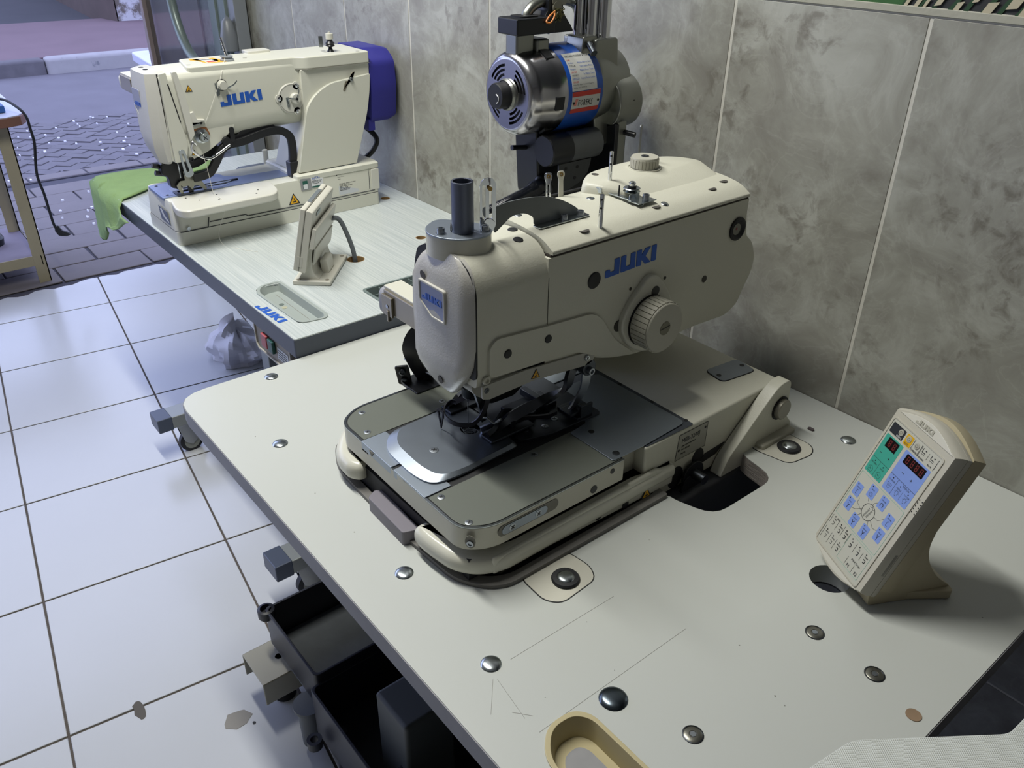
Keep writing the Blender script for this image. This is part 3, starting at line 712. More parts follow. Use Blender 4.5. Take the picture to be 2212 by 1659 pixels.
# small steel cover at the rear
cv = MB().prism(rpoly([(-.7265, -.137), (-.680, -.145), (-.690, -.222), (-.7345, -.214)], .012), .8484, .8495).build('oil_cover_seam', blackm, mc)
cv = MB().prism(shrink(rpoly([(-.7265, -.137), (-.680, -.145), (-.690, -.222), (-.7345, -.214)], .012), -.708, -.18, .965, .975), .8486, .8502).build('oil_cover', mat('blue_grey_cover', '7e858c', .4, .8), mc)
for p in ((-.706, -.150), (-.708, -.209)): hole((*p, .8502), cv, .004)
# name plate on the near flank
npl = MB().prism([(-.392, .795), (-.322, .795), (-.322, .8405), (-.388, .8405)], 0, .0006, YZ(-.637)).build('name_plate', mat('plate_grey_print', '98978b', .45), mc)
bb = MB(); E_ = [(-.392, .795), (-.322, .795), (-.322, .8405), (-.388, .8405)]
for i in range(4):
    a, c = V((*E_[i-1], 0)), V((*E_[i], 0)); d = (c-a).normalized(); nn = V((-d.y, d.x, 0))*.0003
    bb.prism([(a.x-nn.x, a.y-nn.y), (c.x-nn.x, c.y-nn.y), (c.x+nn.x, c.y+nn.y), (a.x+nn.x, a.y+nn.y)], .0006, .0009, YZ(-.637))
bb.build('plate_border', ink, npl)
text('MEB-3200J', frame((-.6363, -.3815, .824), (0, 1, 0), (0, 0, 1)), .0112, ink, npl, sx=.86)
text('JUKI CORPORATION', frame((-.6363, -.380, .8165), (0, 1, 0), (0, 0, 1)), .0035, ink, npl)
text('Made in Japan', frame((-.6363, -.380, .8105), (0, 1, 0), (0, 0, 1)), .0035, ink, npl)
text('Mfg.No.', frame((-.6363, -.380, .803), (0, 1, 0), (0, 0, 1)), .0035, ink, npl)
for y, z in ((-.386, .8125), (-.327, .832)): hole((-.6363, y, z), npl, .0022, V((1, 0, 0)))
# hinge bracket at the rear
MB().prism(rpoly([(-.142, .862), (-.172, .862), (-.195, .845), (-.285, .765), (-.30, .735), (-.12, .735), (-.118, .770), (-.137, .790)], [.012, .02, .02, .01, .004, .004, .006, .02], 6), 0, .022, YZ(-.6355)).build('hinge_bracket', cream, mc, bevel=.003, seg=3)
MB().box((-.64, -.215, .735), (-.598, -.125, .768)).build('bracket_foot', MATS['casting_dark_cream'], mc, bevel=.003)
hp_ = MB().lathe([(0, 0), (.021, 0), (.021, .002), (0, .002)], frame((-.6135, -.163, .815), (0, 1, 0), (0, 0, 1)), 28).build('hinge_pin', blackm, mc)
MB().lathe([(0, .002), (.0175, .002), (.0175, .009), (.016, .0105), (0, .0105)], frame((-.6135, -.163, .815), (0, 1, 0), (0, 0, 1)), 28).build('pin_head', mat('pin_grey', '8a877c', .4, .4), hp_)
# locking cam and hook over the table cut-out
b = MB(); b.lathe([(0, 0), (.024, 0), (.024, .005), (0, .005)], frame((-.632, -.352, .757), (0, 1, 0), (0, 0, 1)), 28)
b.prism(rpoly([(-.375, .76), (-.332, .76), (-.333, .73), (-.322, .70), (-.35, .67), (-.385, .69)], .01), 0, .006, YZ(-.631))
lk = b.build('lock_lever', black, mc, bevel=.001)
MB().cyl((-.632, -.352, .760), (-.605, -.352, .760), .0085).build('lever_pin', gun, lk)
hole((-.6368, -.335, .778), rear, .014, V((1, 0, 0)), ry=.017); hole((-.6368, -.385, .762), rear, .017, V((1, 0, 0)), ry=.02)
hole((-.6368, -.442, .789), rear, .0085, V((1, 0, 0)), mat('hole_dark', '1b1d20', .4))
MB().prism(rpoly([(-.326, .771), (-.319, .778), (-.268, .781), (-.288, .765), (-.322, .762)], .003), 0, .0005, YZ(-.6366)).build('casting_opening', blackm, rear)
triangle_sign(frame((-.6275, -.462, .766), (0, 1, 0), (0, 0, 1)), .021, mc)
for y, z in ((-.505, .773), (-.56, .779)): hole((-.6285, y, z), core, .0065, V((1, 0, 0)))
# column between rear bed and arm
MB().prism(rpoly([(-.985, -.405), (-.895, -.405), (-.895, -.15), (-.985, -.15)], .03, 6), .845, 1.10).build('column', cream, mc, bevel=.004)
MB().box((-.97, -.38, 1.0), (-.86, -.17, 1.10)).build('column_neck', cream, mc, bevel=.008)
cf = lambda d, z: [(p[0], p[1], z) for p in rpoly([(-.985, -.405-d), (-.895+d, -.405-d), (-.895+d, -.15), (-.985, -.15)], .03+d, 6)]
b = MB(); b.loft([cf(.022, .8485), cf(.010, .853), cf(.003, .862), cf(0, .88)])
b.build('column_foot', cream, mc, smooth=60)

# -- arm body
side = [(-.668, 1.150), (-.668, .985), (-.655, .972), (-.50, .966), (-.44, .940), (-.368, .926), (-.25, .934), (-.155, .930), (-.128, .945), (-.120, .965), (-.102, .995), (-.099, 1.020), (-.112, 1.05), (-.132, 1.065), (-.140, 1.10), (-.140, 1.128), (-.56, 1.128), (-.56, 1.150)]
sr = [.002, .012, .008, .03, .03, .02, .02, .02, .008, .01, .02, .02, .012, .008, .01, .002, .001, .002]
# cross-sections lofted along Y for the front head, prism for the rear
def head_ring(y, top=1.1505, zb=.972, sh=.028):
    h = HW
    pts = [(XM-h+.004, zb), (XM+h-.004, zb), (XM+h, zb+.03), (XM+h, 1.112), (XM+h-sh*.35, 1.132), (XM+h-sh, top-.004), (XM, top), (XM-h+sh, top-.004), (XM-h+sh*.35, 1.132), (XM-h, 1.112), (XM-h, zb+.03)]
    return rpoly(pts, [.006, .006, .02, .02, .015, .02, .02, .02, .015, .02, .02], 4)
b = MB(); b.loft([[(p[0], y, p[1]) for p in head_ring(y)] for y in (-.679, -.56)])
arm = b.build('arm_head', cream, mc, smooth=40)
b = MB(); b.prism(rpoly([s for s in side if s != (-.56, 1.150) and s != (-.668, 1.150)][:-1]+[(-.559, 1.128), (-.559, .97)] if False else [(-.562, 1.1285), (-.562, .972), (-.50, .966), (-.44, .940), (-.368, .926), (-.25, .934), (-.155, .930), (-.128, .945), (-.120, .965), (-.102, .995), (-.099, 1.020), (-.112, 1.05), (-.132, 1.065), (-.140, 1.10), (-.140, 1.1285)], [.001, .001, .03, .03, .02, .02, .02, .008, .01, .02, .02, .012, .008, .01, .001], 5), -2*HW, 0, YZ(XS))
body = b.build('arm_body', cream, mc, bevel=.006, seg=3)
# dark seam under the lid
MB().box((XM-HW+.002, -.5585, 1.120), (XS-.0012, -.141, 1.1315)).build('lid_seam', mat('seam_brown', '3a342f', .8), mc)
# lid
lid_sec = rpoly([(-.889, 1.1325), (-.7485, 1.1325), (-.7485, 1.137), (-.768, 1.1485), (-.80, 1.154), (-.85, 1.156), (-.889, 1.152)], [.001, .001, .004, .02, .02, .02, .01], 4)
b = MB(); b.loft([[(p[0], y, p[1]) for p in lid_sec] for y in (-.5575, -.143)])
lid = b.build('arm_lid', cream, mc, smooth=40)
b = MB()
hump = rpoly([(-.875, -.392), (-.838, -.378), (-.800, -.33), (-.772, -.26), (-.758, -.19), (-.757, -.152), (-.775, -.1435), (-.87, -.1435), (-.912, -.17), (-.926, -.25), (-.914, -.35)], [.01, .02, .03, .03, .02, .012, .01, .02, .03, .04, .03], 5)
def hz(x, y, z):
    t = min(1, max(0, (-.765-x)/.09)); t = t*t*(3-2*t); u = min(1, max(0, (-.15-y)/.09)); k = t
    return 1.1405+(z-1.1405)*k if z > 1.14 else z
R_ = [[(p[0], p[1], 1.126) for p in hump], [(p[0], p[1], 1.152) for p in hump]]
for kx, ky, z in ((.985, .985, 1.162), (.95, .965, 1.167), (.88, .93, 1.1690), (.6, .65, 1.1695), (.2, .2, 1.1697)):
    R_.append([(-.838+(p[0]+.838)*kx, -.26+(p[1]+.26)*ky, z) for p in hump])
R_ = [[(x, y, hz(x, y, z)) for x, y, z in r] for r in R_]
b.loft(R_)
raised = b.build('raised_cover', cream, mc, smooth=50)
MB().prism(shrink(hump, -.838, -.26, .99, .99), 1.122, 1.1275).build('cover_seam', MATS['seam_brown'], mc)
MB().prism([(-.905, .99), (-.905, 1.127), (-.86, 1.127), (-.86, .95)], -.375, -.155, Matrix(((1, 0, 0, 0), (0, 0, 1, 0), (0, 1, 0, 0), (0, 0, 0, 1)))).build('rear_cheek', cream, mc, bevel=.004)
# neck boss, cap plate and spool tube
bx, by = -.822, -.655
oval = [(bx+.047*math.cos(a)*(1 if True else 1), by+.038*math.sin(a)) for a in [2*PI*i/40 for i in range(40)]]
ov = [(-.044, -.002), (-.034, -.024), (-.01, -.0365), (.02, -.033), (.043, -.012), (.043, .012), (.02, .031), (-.012, .034), (-.040, .030)]
oval = rpoly([(bx+p[0]*.8-p[1]*.6, by+p[0]*.6+p[1]*.8) for p in ov], [.02]*8+[.012], 5)
b = MB(); b.loft([[(bx+(p[0]-bx)*1.03, by+(p[1]-by)*1.0, 1.138) for p in oval], [(bx+(p[0]-bx)*1.01, by+(p[1]-by)*1.0, 1.147) for p in oval], [(p[0], p[1], 1.152) for p in oval], [(p[0], p[1], 1.166) for p in oval]])
b.build('spool_boss', cream_s, mc, smooth=50)
cap_ = MB().prism(shrink(oval, bx, by, 1.01, 1.01), 1.166, 1.1685).build('cap_plate', steel_b, mc, bevel=.0006)
for p in ((-.823, -.681), (-.797, -.631)): 
    MB().prism(circ(*p, .0068), 1.1685, 1.1693).build('washer', steel, cap_); socket_screw((*p, 1.1692), cap_, .0050, .0065)
# slotted tube
b = MB(); ro, ri = .0142, .0112; Z0, Z1 = 1.1685, 1.233
aa = [math.radians(a) for a in range(62, 62+341, 10)]
outer = [(bx+.009+ro*math.cos(a), by+.001+ro*math.sin(a)) for a in aa]; inner_ = [(bx+.009+ri*math.cos(a), by+.001+ri*math.sin(a)) for a in aa]
b.prism(outer+inner_[::-1], Z0, Z1)
tb = b.build('spool_tube', mat('anodised_grey', '6d7280', .38, .85), mc, bevel=.0003, seg=1)
MB().prism(rpoly([(-.004, 0), (.004, 0), (.004, .006), (0, .0105), (-.004, .006)], .003), 0, .0006, frame((bx+.009-.0095, by-.0105, Z0+.0005), (.74, -.67, 0), (0, 0, 1))).build('tube_notch', blackm, tb)
# face cover
def face_ring(z, xl, xr, yf, yb=-.6815, bulge=.006):
    xc = (xl+xr)/2; hw = (xr-xl)/2; pts = [(xc-hw, yb)]
    for i in range(13):
        t = -1+2*i/12; x = xc+hw*t
        edge = min(1, (1-abs(t))/.12); y = yf-bulge*(1-t*t)+.008*(1-edge)**2
        pts.append((x, y))
    pts.append((xc+hw, yb)); return [(p[0], p[1], z) for p in pts]
lev = [(.945, -.818, -.802, -.684, .001), (.949, -.836, -.797, -.687, .002), (.958, -.851, -.788, -.690, .003), (.974, -.876, -.774, -.692, .004), (.990, -.883, -.763, -.694, .005), (1.006, -.8865, -.7555, -.692, .006), (1.03, -.8885, -.7515, -.691, .006), (1.06, -.889, -.751, -.691, .007), (1.10, -.8885, -.7515, -.690, .006), (1.116, -.881, -.7525, -.6885, .006), (1.128, -.872, -.757, -.687, .005), (1.138, -.860, -.766, -.685, .003), (1.145, -.848, -.778, -.6838, .0015), (1.1495, -.83, -.80, -.6825, .0005)]
b = MB(); b.loft([face_ring(z, xl, xr, yf, -.6815, bu) for z, xl, xr, yf, bu in lev])
face = b.build('face_cover', mat('face_cream', 'b2b0aa', .27, bump=.3, bscale=380), mc, smooth=50)
MB().prism(rpoly([(XM-.0675, .985), (XM+.0685, .985), (XM+.0685, 1.108), (XM+.058, 1.136), (XM+.03, 1.1475), (XM-.03, 1.1475), (XM-.058, 1.136), (XM-.0675, 1.108)], .01), 0, .003, XZ(-.6788)).build('face_seam', blackm, mc)
# nameplate recess on the face
Mf = frame((XM-.004, -.6975, 1.078), (1, 0, 0), (0, 0, 1)) @ Matrix.Diagonal((.74, .74, 1, 1))
sh = [(-.041, .034), (-.041, -.006), (-.002, -.030), (.040, -.030), (.040, .034)]
nr = MB().prism(rpoly(sh, .006), -.008, .0016, Mf, [rpoly([(p[0]*.88, p[1]*.86) for p in sh], .004)]).build('badge_frame', mat('badge_frame_cream', 'b9b7ae', .4), face, bevel=.0012, seg=2)
bd = MB().prism(rpoly([(p[0]*.88, p[1]*.86) for p in sh], .004), -.006, .0001, Mf).build('badge', mat('badge_blue_grey', '8790b0', .35), face)
logo(frame((XM-.004-.0225, -.6977, 1.0775), (1, 0, 0), (0, 0, 1)), .0092, blue_l, bd, wide=1.12)
MB().prism(circ(0, 0, .0062), 0, .0006, frame((XM-.026, -.6955, 1.109), (1, 0, 0), (0, -.1, 1))).build('face_hole', mat('hole_brown', '4a4743', .6), face)
MB().prism(circ(0, 0, .0058), 0, .0006, frame((XM+.006, -.6955, .966), (1, 0, 0), (0, -.12, 1))).build('face_hole', MATS['hole_brown'], face)
# nose block under the face
MB().prism(rpoly([(-.672, .973), (-.672, .955), (-.655, .938), (-.60, .936), (-.585, .973)], [.004, .012, .012, .01, .002], 5), -.052, 0, YZ(-.775)).build('nose_block', mat('nose_grey', '9a9890', .4, bump=.15, bscale=300), mc, bevel=.004)
b = MB(); b.prism(rpoly([(-.674, .957), (-.662, .953), (-.585, .955), (-.478, .944), (-.468, .950), (-.467, .960), (-.474, .966), (-.60, .977), (-.674, .977)], [.004, .003, .001, .006, .006, .006, .006, .001, .003]), 0, .0035, YZ(-.7515))
gb = b.build('guard_bar', mat('bar_light_grey', 'a5a49b', .4), mc, bevel=.0008)
triangle_sign(frame((-.7478, -.582, .9585), (0, 1, -.07), (0, 0, 1)), .0165, gb)
flat_screw((-.748, -.484, .958), gb, .0048, (1, 0, 0), chrome_d, h=.003); flat_screw((-.748, -.667, .969), gb, .0042, (1, 0, 0), gun, cross=False)
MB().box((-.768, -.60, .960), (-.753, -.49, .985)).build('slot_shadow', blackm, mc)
MB().lathe([(0, 0), (.006, 0), (.006, .003), (.0035, .0035), (.003, .001), (0, .001)], frame((-.7525, -.672+.007, .982), (0, 1, 0), (0, 0, 1)), 20).build('ear_boss', cream, mc)
# raised lower band on the arm side
led = [(-.662, 1.006), (-.662, 1.030), (-.650, 1.040), (-.568, 1.033), (-.476, 1.027), (-.456, 1.012), (-.428, .970), (-.379, .931), (-.455, .950), (-.51, .977), (-.60, .981), (-.662, .985)]
b = MB(); b.prism(rpoly(led, [.004, .01, .02, .02, .015, .02, .02, .01, .02, .02, .01, .01], 5), -.004, .0035, YZ(XS)); b.build('lower_band', cream, mc, bevel=.0033, seg=4)
# knob with teardrop collar
col_ = [(-.370, 1.058), (-.350, 1.055), (-.335, 1.04), (-.315, 1.012), (-.305, .98), (-.318, .945), (-.345, .927), (-.378, .935), (-.405, .955), (-.424, .99), (-.408, 1.022)]
b = MB(); b.prism(rpoly(col_, [.008, .008, .01, .02, .02, .02, .02, .02, .02, .02, .02], 5), -.002, .009, YZ(XS)); b.build('knob_collar', cream_s, mc, bevel=.003, seg=3)
def knob(M, r, h, name, parent, m, n=28):
    b = MB(); k = []
    b.lathe([(0, 0), (r*.96, 0), (r*.96, h-.003), (r*.955, h-.001), (r*.93, h), (0, h)], M, 48)
    o = b.build(name, m, parent, smooth=30); b = MB()
    for i in range(n):
        a0 = 2*PI*(i+.08)/n; a1 = 2*PI*(i+.92)/n
        ps = [(r*math.cos(a), r*math.sin(a)) for a in (a0, (a0+a1)/2, a1)]; pi = [(r*.94*math.cos(a), r*.94*math.sin(a)) for a in (a1, (a0+a1)/2, a0)]
        b.prism(ps+pi, h*.06, h-.003, M)
    b.build('grip_ribs', m, o, smooth=0, kind='stuff'); return o
knm = mat('knob_cream', 'aba99c', .45, bump=.08, bscale=200)
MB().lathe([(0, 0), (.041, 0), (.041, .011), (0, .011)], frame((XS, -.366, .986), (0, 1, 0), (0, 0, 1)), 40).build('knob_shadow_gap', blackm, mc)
K = knob(frame((XS+.011, -.366, .986), (0, 1, 0), (0, 0, 1)), .0405, .034, 'pulley_knob', mc, knm, 32)
Mk = frame((XS+.045, -.366, .986), (0, 1, 0), (0, 0, 1))
cs = MB().lathe([(.0108, 0), (.0108, .0006), (0, .0006)], Mk, 24).build('knob_screw', mat('screw_olive', '6f6d60', .4, .6), K)
MB().prism([(-.010, -.0008), (.010, .0016), (.010, .0032), (-.010, .0008)], .0006, .0008, Mk).build('slot', blackm, cs)
K2 = knob(Matrix.Translation((-.874, -.256, 1.170)), .0225, .017, 'top_knob', mc, knm, 26)
MB().lathe([(.0235, 0), (.027, 0), (.027, .0035), (.0245, .0035)], Matrix.Translation((-.874, -.256, 1.167)), 36, cap=False).build('knob_ring', cream_s, mc)
socket_screw((-.874, -.256, 1.187), K2, .006, .0015, gun)
# holes, plugs and logo on the near side
for y, z, r, mm in ((-.476, 1.076, .0125, 'plug'), (-.632, 1.013, .0065, 'plug'), (-.561, 1.013, .0062, 'plug'), (-.419, .989, .0095, 'dk'), (-.228, 1.014, .0058, 'dk'), (-.325, 1.041, .0026, 'dk'), (-.400, 1.043, .0026, 'dk')):
    off = .004 if y < -.5 or r == .0095 else .0005
    off = .0037 if y < -.5 else .0004
    if mm == 'plug': MB().lathe([(r, 0), (r*.9, .0012), (0, .002)], frame((XS+off, y, z), (0, 1, 0), (0, 0, 1)), 22).build('rubber_plug', rubber, body)
    else: hole((XS+off, y, z), body, r, V((1, 0, 0)), mat('hole_dark2', '35332d', .6))
hole((XS+.0093, -.354, 1.030), mc, .0085, V((1, 0, 0)), MATS['hole_dark'])
ey = MB().lathe([(.019, 0), (.019, .003), (.016, .004), (.012, .001), (0, .001)], frame((XS, -.161, 1.083), (0, 1, 0), (0, 0, 1)), 32).build('grommet', rubber, body)
MB().prism(circ(-.002, .0, .0095), .001, .0016, frame((XS, -.161, 1.083), (0, 1, 0), (0, 0, 1))).build('sight_disc', mat('sight_grey', '77776d', .4), ey)
MB().prism(circ(-.003, .001, .0022), .0016, .0019, frame((XS, -.161, 1.083), (0, 1, 0), (0, 0, 1))).build('red_dot', mat('dull_red', '7d3b45', .5), ey)
logo(frame((XS+.0004, -.455, 1.0735), (0, 1, .03), (0, 0, 1)), .0245, blue_l, body, wide=.985)
# lid details
def lz(x): return 1.1545 if x < -.79 else 1.149
for x, y, r in ((-.740+-.02, -.492, .0065), (-.765, -.352, .0058), (-.905, -.32, .0055), (-.742-.025, -.205, .0055), (-.752-.022, -.168, .0062)):
    pass
tops = [lid, raised, arm]
def lid_hole(x, y, r, ry):
    p, n = snap(x, y, tops); par = raised if (p.z > 1.158) else lid
    hole(p+n*.0001, par, r, n, MATS['hole_brown'], ry=ry)
for x, y, r, ry in ((-.7655, -.487, .0056, .0085), (-.7715, -.338, .0054, .008), (-.893, -.345, .0062, .005), (-.776, -.206, .0056, .008), (-.787, -.165, .0060, .008)): lid_hole(x, y, r, ry)
for x, y in ((-.820, -.567), (-.790, -.582)):
    p, n = snap(x, y, tops); MB().lathe([(.0075, -.001), (.0065, .001), (0, .0022)], frame(p, n.orthogonal(), n.cross(n.orthogonal())), 20).build('rubber_plug', rubber, arm)
for x, y in ((-.848, -.535), (-.788, -.355), (-.772, -.318), (-.842, -.402)):
    p, n = snap(x, y, tops); MB().lathe([(.0062, 0), (.0055, .0008), (.003, .0018), (0, .002)], frame(p, n.orthogonal(), n.cross(n.orthogonal())), 20).build('lid_screw', chrome_d, lid, smooth=60)
def rod(p, h, r=.0032, lean=(0, 0), name='thread_rod', eyes=2, par=None):
    top_ = V((p[0]+lean[0], p[1]+lean[1], p[2]+h)); o = MB().cyl(p, top_, r, n=12).build(name, chrome, par or mc)
    d = (top_-V(p))/h; side_ = V((.55, -.83, 0))
    for k in range(eyes):
        c = V(p)+d*(h-.006-.012*k); MB().ball(c+side_*r*.8, .0018, 5).build('rod_eye', blackm, o)
    return o
for x, y, h, r in ((-.764, -.458, .047, .0032), (-.858, -.348, .044, .003)):
    p, n = snap(x, y, tops); rod((p.x, p.y, p.z-.001), h, r, (.002, -.002))
b = MB(); b.prism(rrect(-.006, 0, .006, .062, .005), 0, .002, frame((-.905, -.235, 1.165), (.5, -.86, 0), (0, 0, 1))); b.build('rear_thread_plate', mat('grey_plate', '7c7f82', .35, .7), mc, bevel=.0004)
# tension disc set on the lid
td = MB().cyl((-.812, -.348, 1.153), (-.812, -.348, 1.178), .0035, n=12).build('tension_post', chrome_d, mc)
MB().lathe([(0, 0), (.0118, 0), (.0128, .001), (.006, .0028), (.006, .0034), (.0128, .0052), (.0118, .0062), (0, .0062)], Matrix.Translation((-.812, -.348, 1.163)), 28).build('tension_disc', chrome_d, td)
MB().lathe([(0, 0), (.0055, 0), (.0055, .0035), (0, .004)], Matrix.Translation((-.812, -.348, 1.1725)), 18).build('disc_nut', chrome, td)
MB().lathe([(0, 0), (.0065, 0), (.0065, .0022), (0, .0022)], Matrix.Translation((-.812, -.348, 1.1695)), 18).build('disc_washer', black, td)
b = MB(); b.box((-.845, -.372, 1.158), (-.79, -.362, 1.1595)); b.box((-.858, -.380, 1.158), (-.842, -.3695, 1.1595)); b.box((-.858, -.3805, 1.158), (-.842, -.379, 1.166)); b.box((-.80, -.368, 1.155), (-.778, -.330, 1.1565)); b.box((-.80, -.366, 1.1555), (-.7985, -.345, 1.164))
b.build('tension_bracket', chrome_d, mc, bevel=.0004)
socket_screw((-.849, -.368, 1.159), mc, .0042, .006); socket_screw((-.786, -.345, 1.156), mc, .0052, .009)
MB().cyl((-.824, -.362, 1.159), (-.824, -.362, 1.172), .0012, n=8).build('stop_pin', blackm, mc)
# curved thread bracket with slotted guide
br = [(-.457, 1.155), (-.543, 1.155), (-.543, 1.166), (-.560, 1.176), (-.582, 1.176), (-.597, 1.166), (-.610, 1.158), (-.612, 1.193), (-.590, 1.196), (-.55, 1.195), (-.515, 1.189), (-.488, 1.178), (-.465, 1.164)]
tbk = MB().prism(rpoly(br, [.001, .004, .01, .014, .014, .01, .003, .003, .02, .03, .03, .03, .01], 5), 0, .0016, YZ(-.806)).build('thread_bracket', mat('bracket_grey', '74797a', .42, .25), mc, bevel=.0004)
MB().prism(rrect(-.806, -.545, -.790, -.452, .004), 1.1535, 1.1552).build('bracket_foot', chrome_d, tbk, bevel=.0005)
for y in (-.495, -.465): socket_screw((-.797, y, 1.1552), tbk, .005, .0068)
Mg = frame((-.812, -.628, 1.163), (.4, .92, 0), (0, 0, 1))
gd = MB().prism(rpoly([(0, .004), (.002, 0), (.012, -.004), (.021, .005), (.021, .062), (.016, .069), (.006, .069), (0, .062)], .005), 0, .0014, Mg, [rrect(.003, .016, .0075, .060, .002), rrect(.012, .016, .016, .060, .002)]).build('slotted_guide', chrome, tbk, bevel=.0003)
MB().cyl(Mg @ V((.0125, .056, .0014)), Mg @ V((.0125, .056, .006)), .0028, n=12).build('guide_eyelet', gold, gd)
MB().prism(rpoly([(.002, -.002), (.012, -.004), (.019, .002), (.017, .014), (.010, .018), (.004, .012)], .004), 0, .0016, Mg @ Matrix.Translation((0, 0, .0015))).build('guide_clip', chrome, gd)
# take-up levers rising from the lid slot
MB().box((-.888, -.50, 1.1545), (-.884, -.35, 1.1568)).build('lever_slot', blackm, lid)
for y, x, hh, mm, nm in ((-.455, -.876, .044, chrome, 'take_up_lever'), (-.425, -.882, .040, mat('lever_cream', 'c9c7bb', .4), 'take_up_lever')):
    Ml = frame((x, y, 1.150), (.35, .93, 0), (-.04, .12, 1))
    lv = MB().prism(rpoly([(-.004, 0), (.004, 0), (.0035, hh*.7), (.006, hh*.85), (.005, hh), (-.005, hh), (-.006, hh*.85), (-.0035, hh*.7)], .003), 0, .002, Ml, [rrect(-.0015, hh*.2, .0015, hh*.62, .0012)] if mm is chrome else []).build(nm, mm, mc, bevel=.0004)
    MB().lathe([(.003, 0), (.003, .001), (.0015, .001)], Ml @ Matrix.Translation((0, hh*.88, .002)), 12, cap=False).build('lever_eye', gold, lv)
# -- left side: clamp switch, black lifting arm
sw_ = MB().box((-1.0, -.668, .992), (-.886, -.628, 1.028)).build('hand_switch_bracket', mat('nickel_beige', '8f8878', .3, .7), mc, bevel=.002)
MB().box((-1.005, -.664, 1.026), (-.888, -.632, 1.032)).build('bracket_cover', cream_s, sw_, bevel=.002)
MB().prism(rrect(-.667, .980, -.640, 1.024, .012), 0, .016, YZ(-1.018)).build('push_button', mat('button_grey', '8f9095', .4), sw_, bevel=.003, seg=3)
b = MB(); b.box((-1.0, -.672, .990), (-.972, -.668, 1.022)); b.box((-.985, -.674, .982), (-.98, -.668, 1.0)); b.build('switch_clip', MATS['nickel_beige'], sw_, bevel=.001)
hole((-.984, -.6724, 1.006), sw_, .003, V((0, -1, 0)), steel); hole((-.984, -.6724, .994), sw_, .003, V((0, -1, 0)))
MB().box((-.905, -.640, 1.03), (-.900, -.636, 1.06)).build('small_hook', chrome_d, mc)
ca = spline([(-.90, -.545, .952), (-.955, -.585, .958), (-.990, -.612, .945), (-1.002, -.625, .915), (-1.000, -.618, .885), (-.995, -.605, .856)], 6)
lifted = MB(); rings = []
for i, p in enumerate(ca):
    a = ca[max(i-1, 0)]; c = ca[min(i+1, len(ca)-1)]; t = (c-a).normalized(); n1 = V((.55, -.83, 0)); n1 = (n1-t*n1.dot(t)).normalized(); n2 = t.cross(n1)
    rings.append([p+n1*.003*sx+n2*.0125*sy for sx, sy in ((1, 1), (1, -1), (-1, -1), (-1, 1))])
lifted.loft(rings).build('lifting_arm', black, mc, smooth=40)
b = MB(); b.box((-1.02, -.640, .8465), (-.965, -.545, .8525)); b.cyl((-.998, -.598, .852), (-.998, -.598, .872), .011); b.cyl((-.985, -.570, .852), (-.985, -.570, .875), .007)
cl = b.build('lift_clamp', black, mc, bevel=.001)
Mp = frame((-1.022, -.648, .848), (.35, -.30, .9), (-.6, .72, .45))
Mp = frame((-1.009, -.634, .850), (.62, .72, .12), (.1, -.12, 1))
pb = MB().prism(rrect(-.010, 0, .012, .036, .003), 0, .004, Mp).build('clamp_plate', black, cl, bevel=.0006)
for v_ in (.009, .026): MB().lathe([(0, 0), (.0055, 0), (.0055, .004), (.003, .005), (.0025, .003), (0, .003)], Mp @ Matrix.Translation((.001, v_, .004)), 14).build('clamp_bolt', gun, pb)
for x0_, y0_, z0_, L_ in ((-1.02, -.60, .868, .05), (-.985, -.565, .860, .06)):
    MB().prism(rpoly([(x0_-.03, y0_-.012), (x0_+L_, y0_-.006), (x0_+L_, y0_+.012), (x0_-.03, y0_+.006)], .008), z0_, z0_+.002).build('side_finger', steel, mc, bevel=.0004)
MB().box((-.965, -.59, .852), (-.945, -.56, .885)).build('side_block', mat('block_cream', 'a5a396', .5), mc, bevel=.002)
# -- needle bar, finger guard and clamp mechanism under the arm
nb = MB().lathe([(0, 0), (.0075, 0), (.009, .003), (.009, .02), (.006, .024), (.006, .04)], Matrix.Translation((-.828, -.640, .912)), 18).build('needle_bar', gun, mc)
MB().cyl((-.828, -.640, .857), (-.828, -.640, .914), .0009, n=8).build('needle', chrome, nb)
def strip(pts, hw, th, name, m, parent=mc, up=(0, 0, 1), n=5, sm=50):
    pts = spline(pts, n); rings = []; up = V(up)
    for i, p in enumerate(pts):
        t = (pts[min(i+1, len(pts)-1)]-pts[max(i-1, 0)]).normalized(); w_ = (up-t*up.dot(t)).normalized(); s_ = t.cross(w_)
        h_ = hw[i*len(hw)//len(pts)] if isinstance(hw, list) else hw
        rings.append([p+w_*h_+s_*th, p-w_*h_+s_*th, p-w_*h_-s_*th, p+w_*h_-s_*th])
    return MB().loft(rings).build(name, m, parent, smooth=sm)
fgm = mat('guard_dark', '3b3b42', .3, .7)
strip([(-.842, -.628, .945), (-.843, -.633, .925), (-.836, -.640, .908), (-.846, -.648, .898)], .0035, .0010, 'finger_guard_hanger', fgm, up=(1, .3, 0))
strip([(-.846, -.648, .896), (-.856, -.650, .893), (-.853, -.664, .889), (-.836, -.674, .886), (-.812, -.672, .885), (-.796, -.655, .887), (-.790, -.640, .905), (-.786, -.632, .940)], .0033, .0009, 'finger_guard', fgm)
b = MB(); b.prism(rpoly([(-.0085, .012), (.0085, .012), (.0, -.022)], .003), 0, .002, frame((-.850, -.672, .879), (.9, .1, 0), (0, 0, 1)), [rpoly([(-.0045, .009), (.0045, .009), (0, -.012)], .002)]); b.build('guard_loop', fgm, mc, bevel=.0003)
b = MB(); b.prism(rpoly([(-.655, .936), (-.62, .962), (-.575, .967), (-.52, .960), (-.528, .905), (-.556, .885), (-.60, .886), (-.625, .902), (-.64, .915)], .006), -.03, .012, YZ(-.835)); b.build('hook_housing', blackm, mc, bevel=.002)
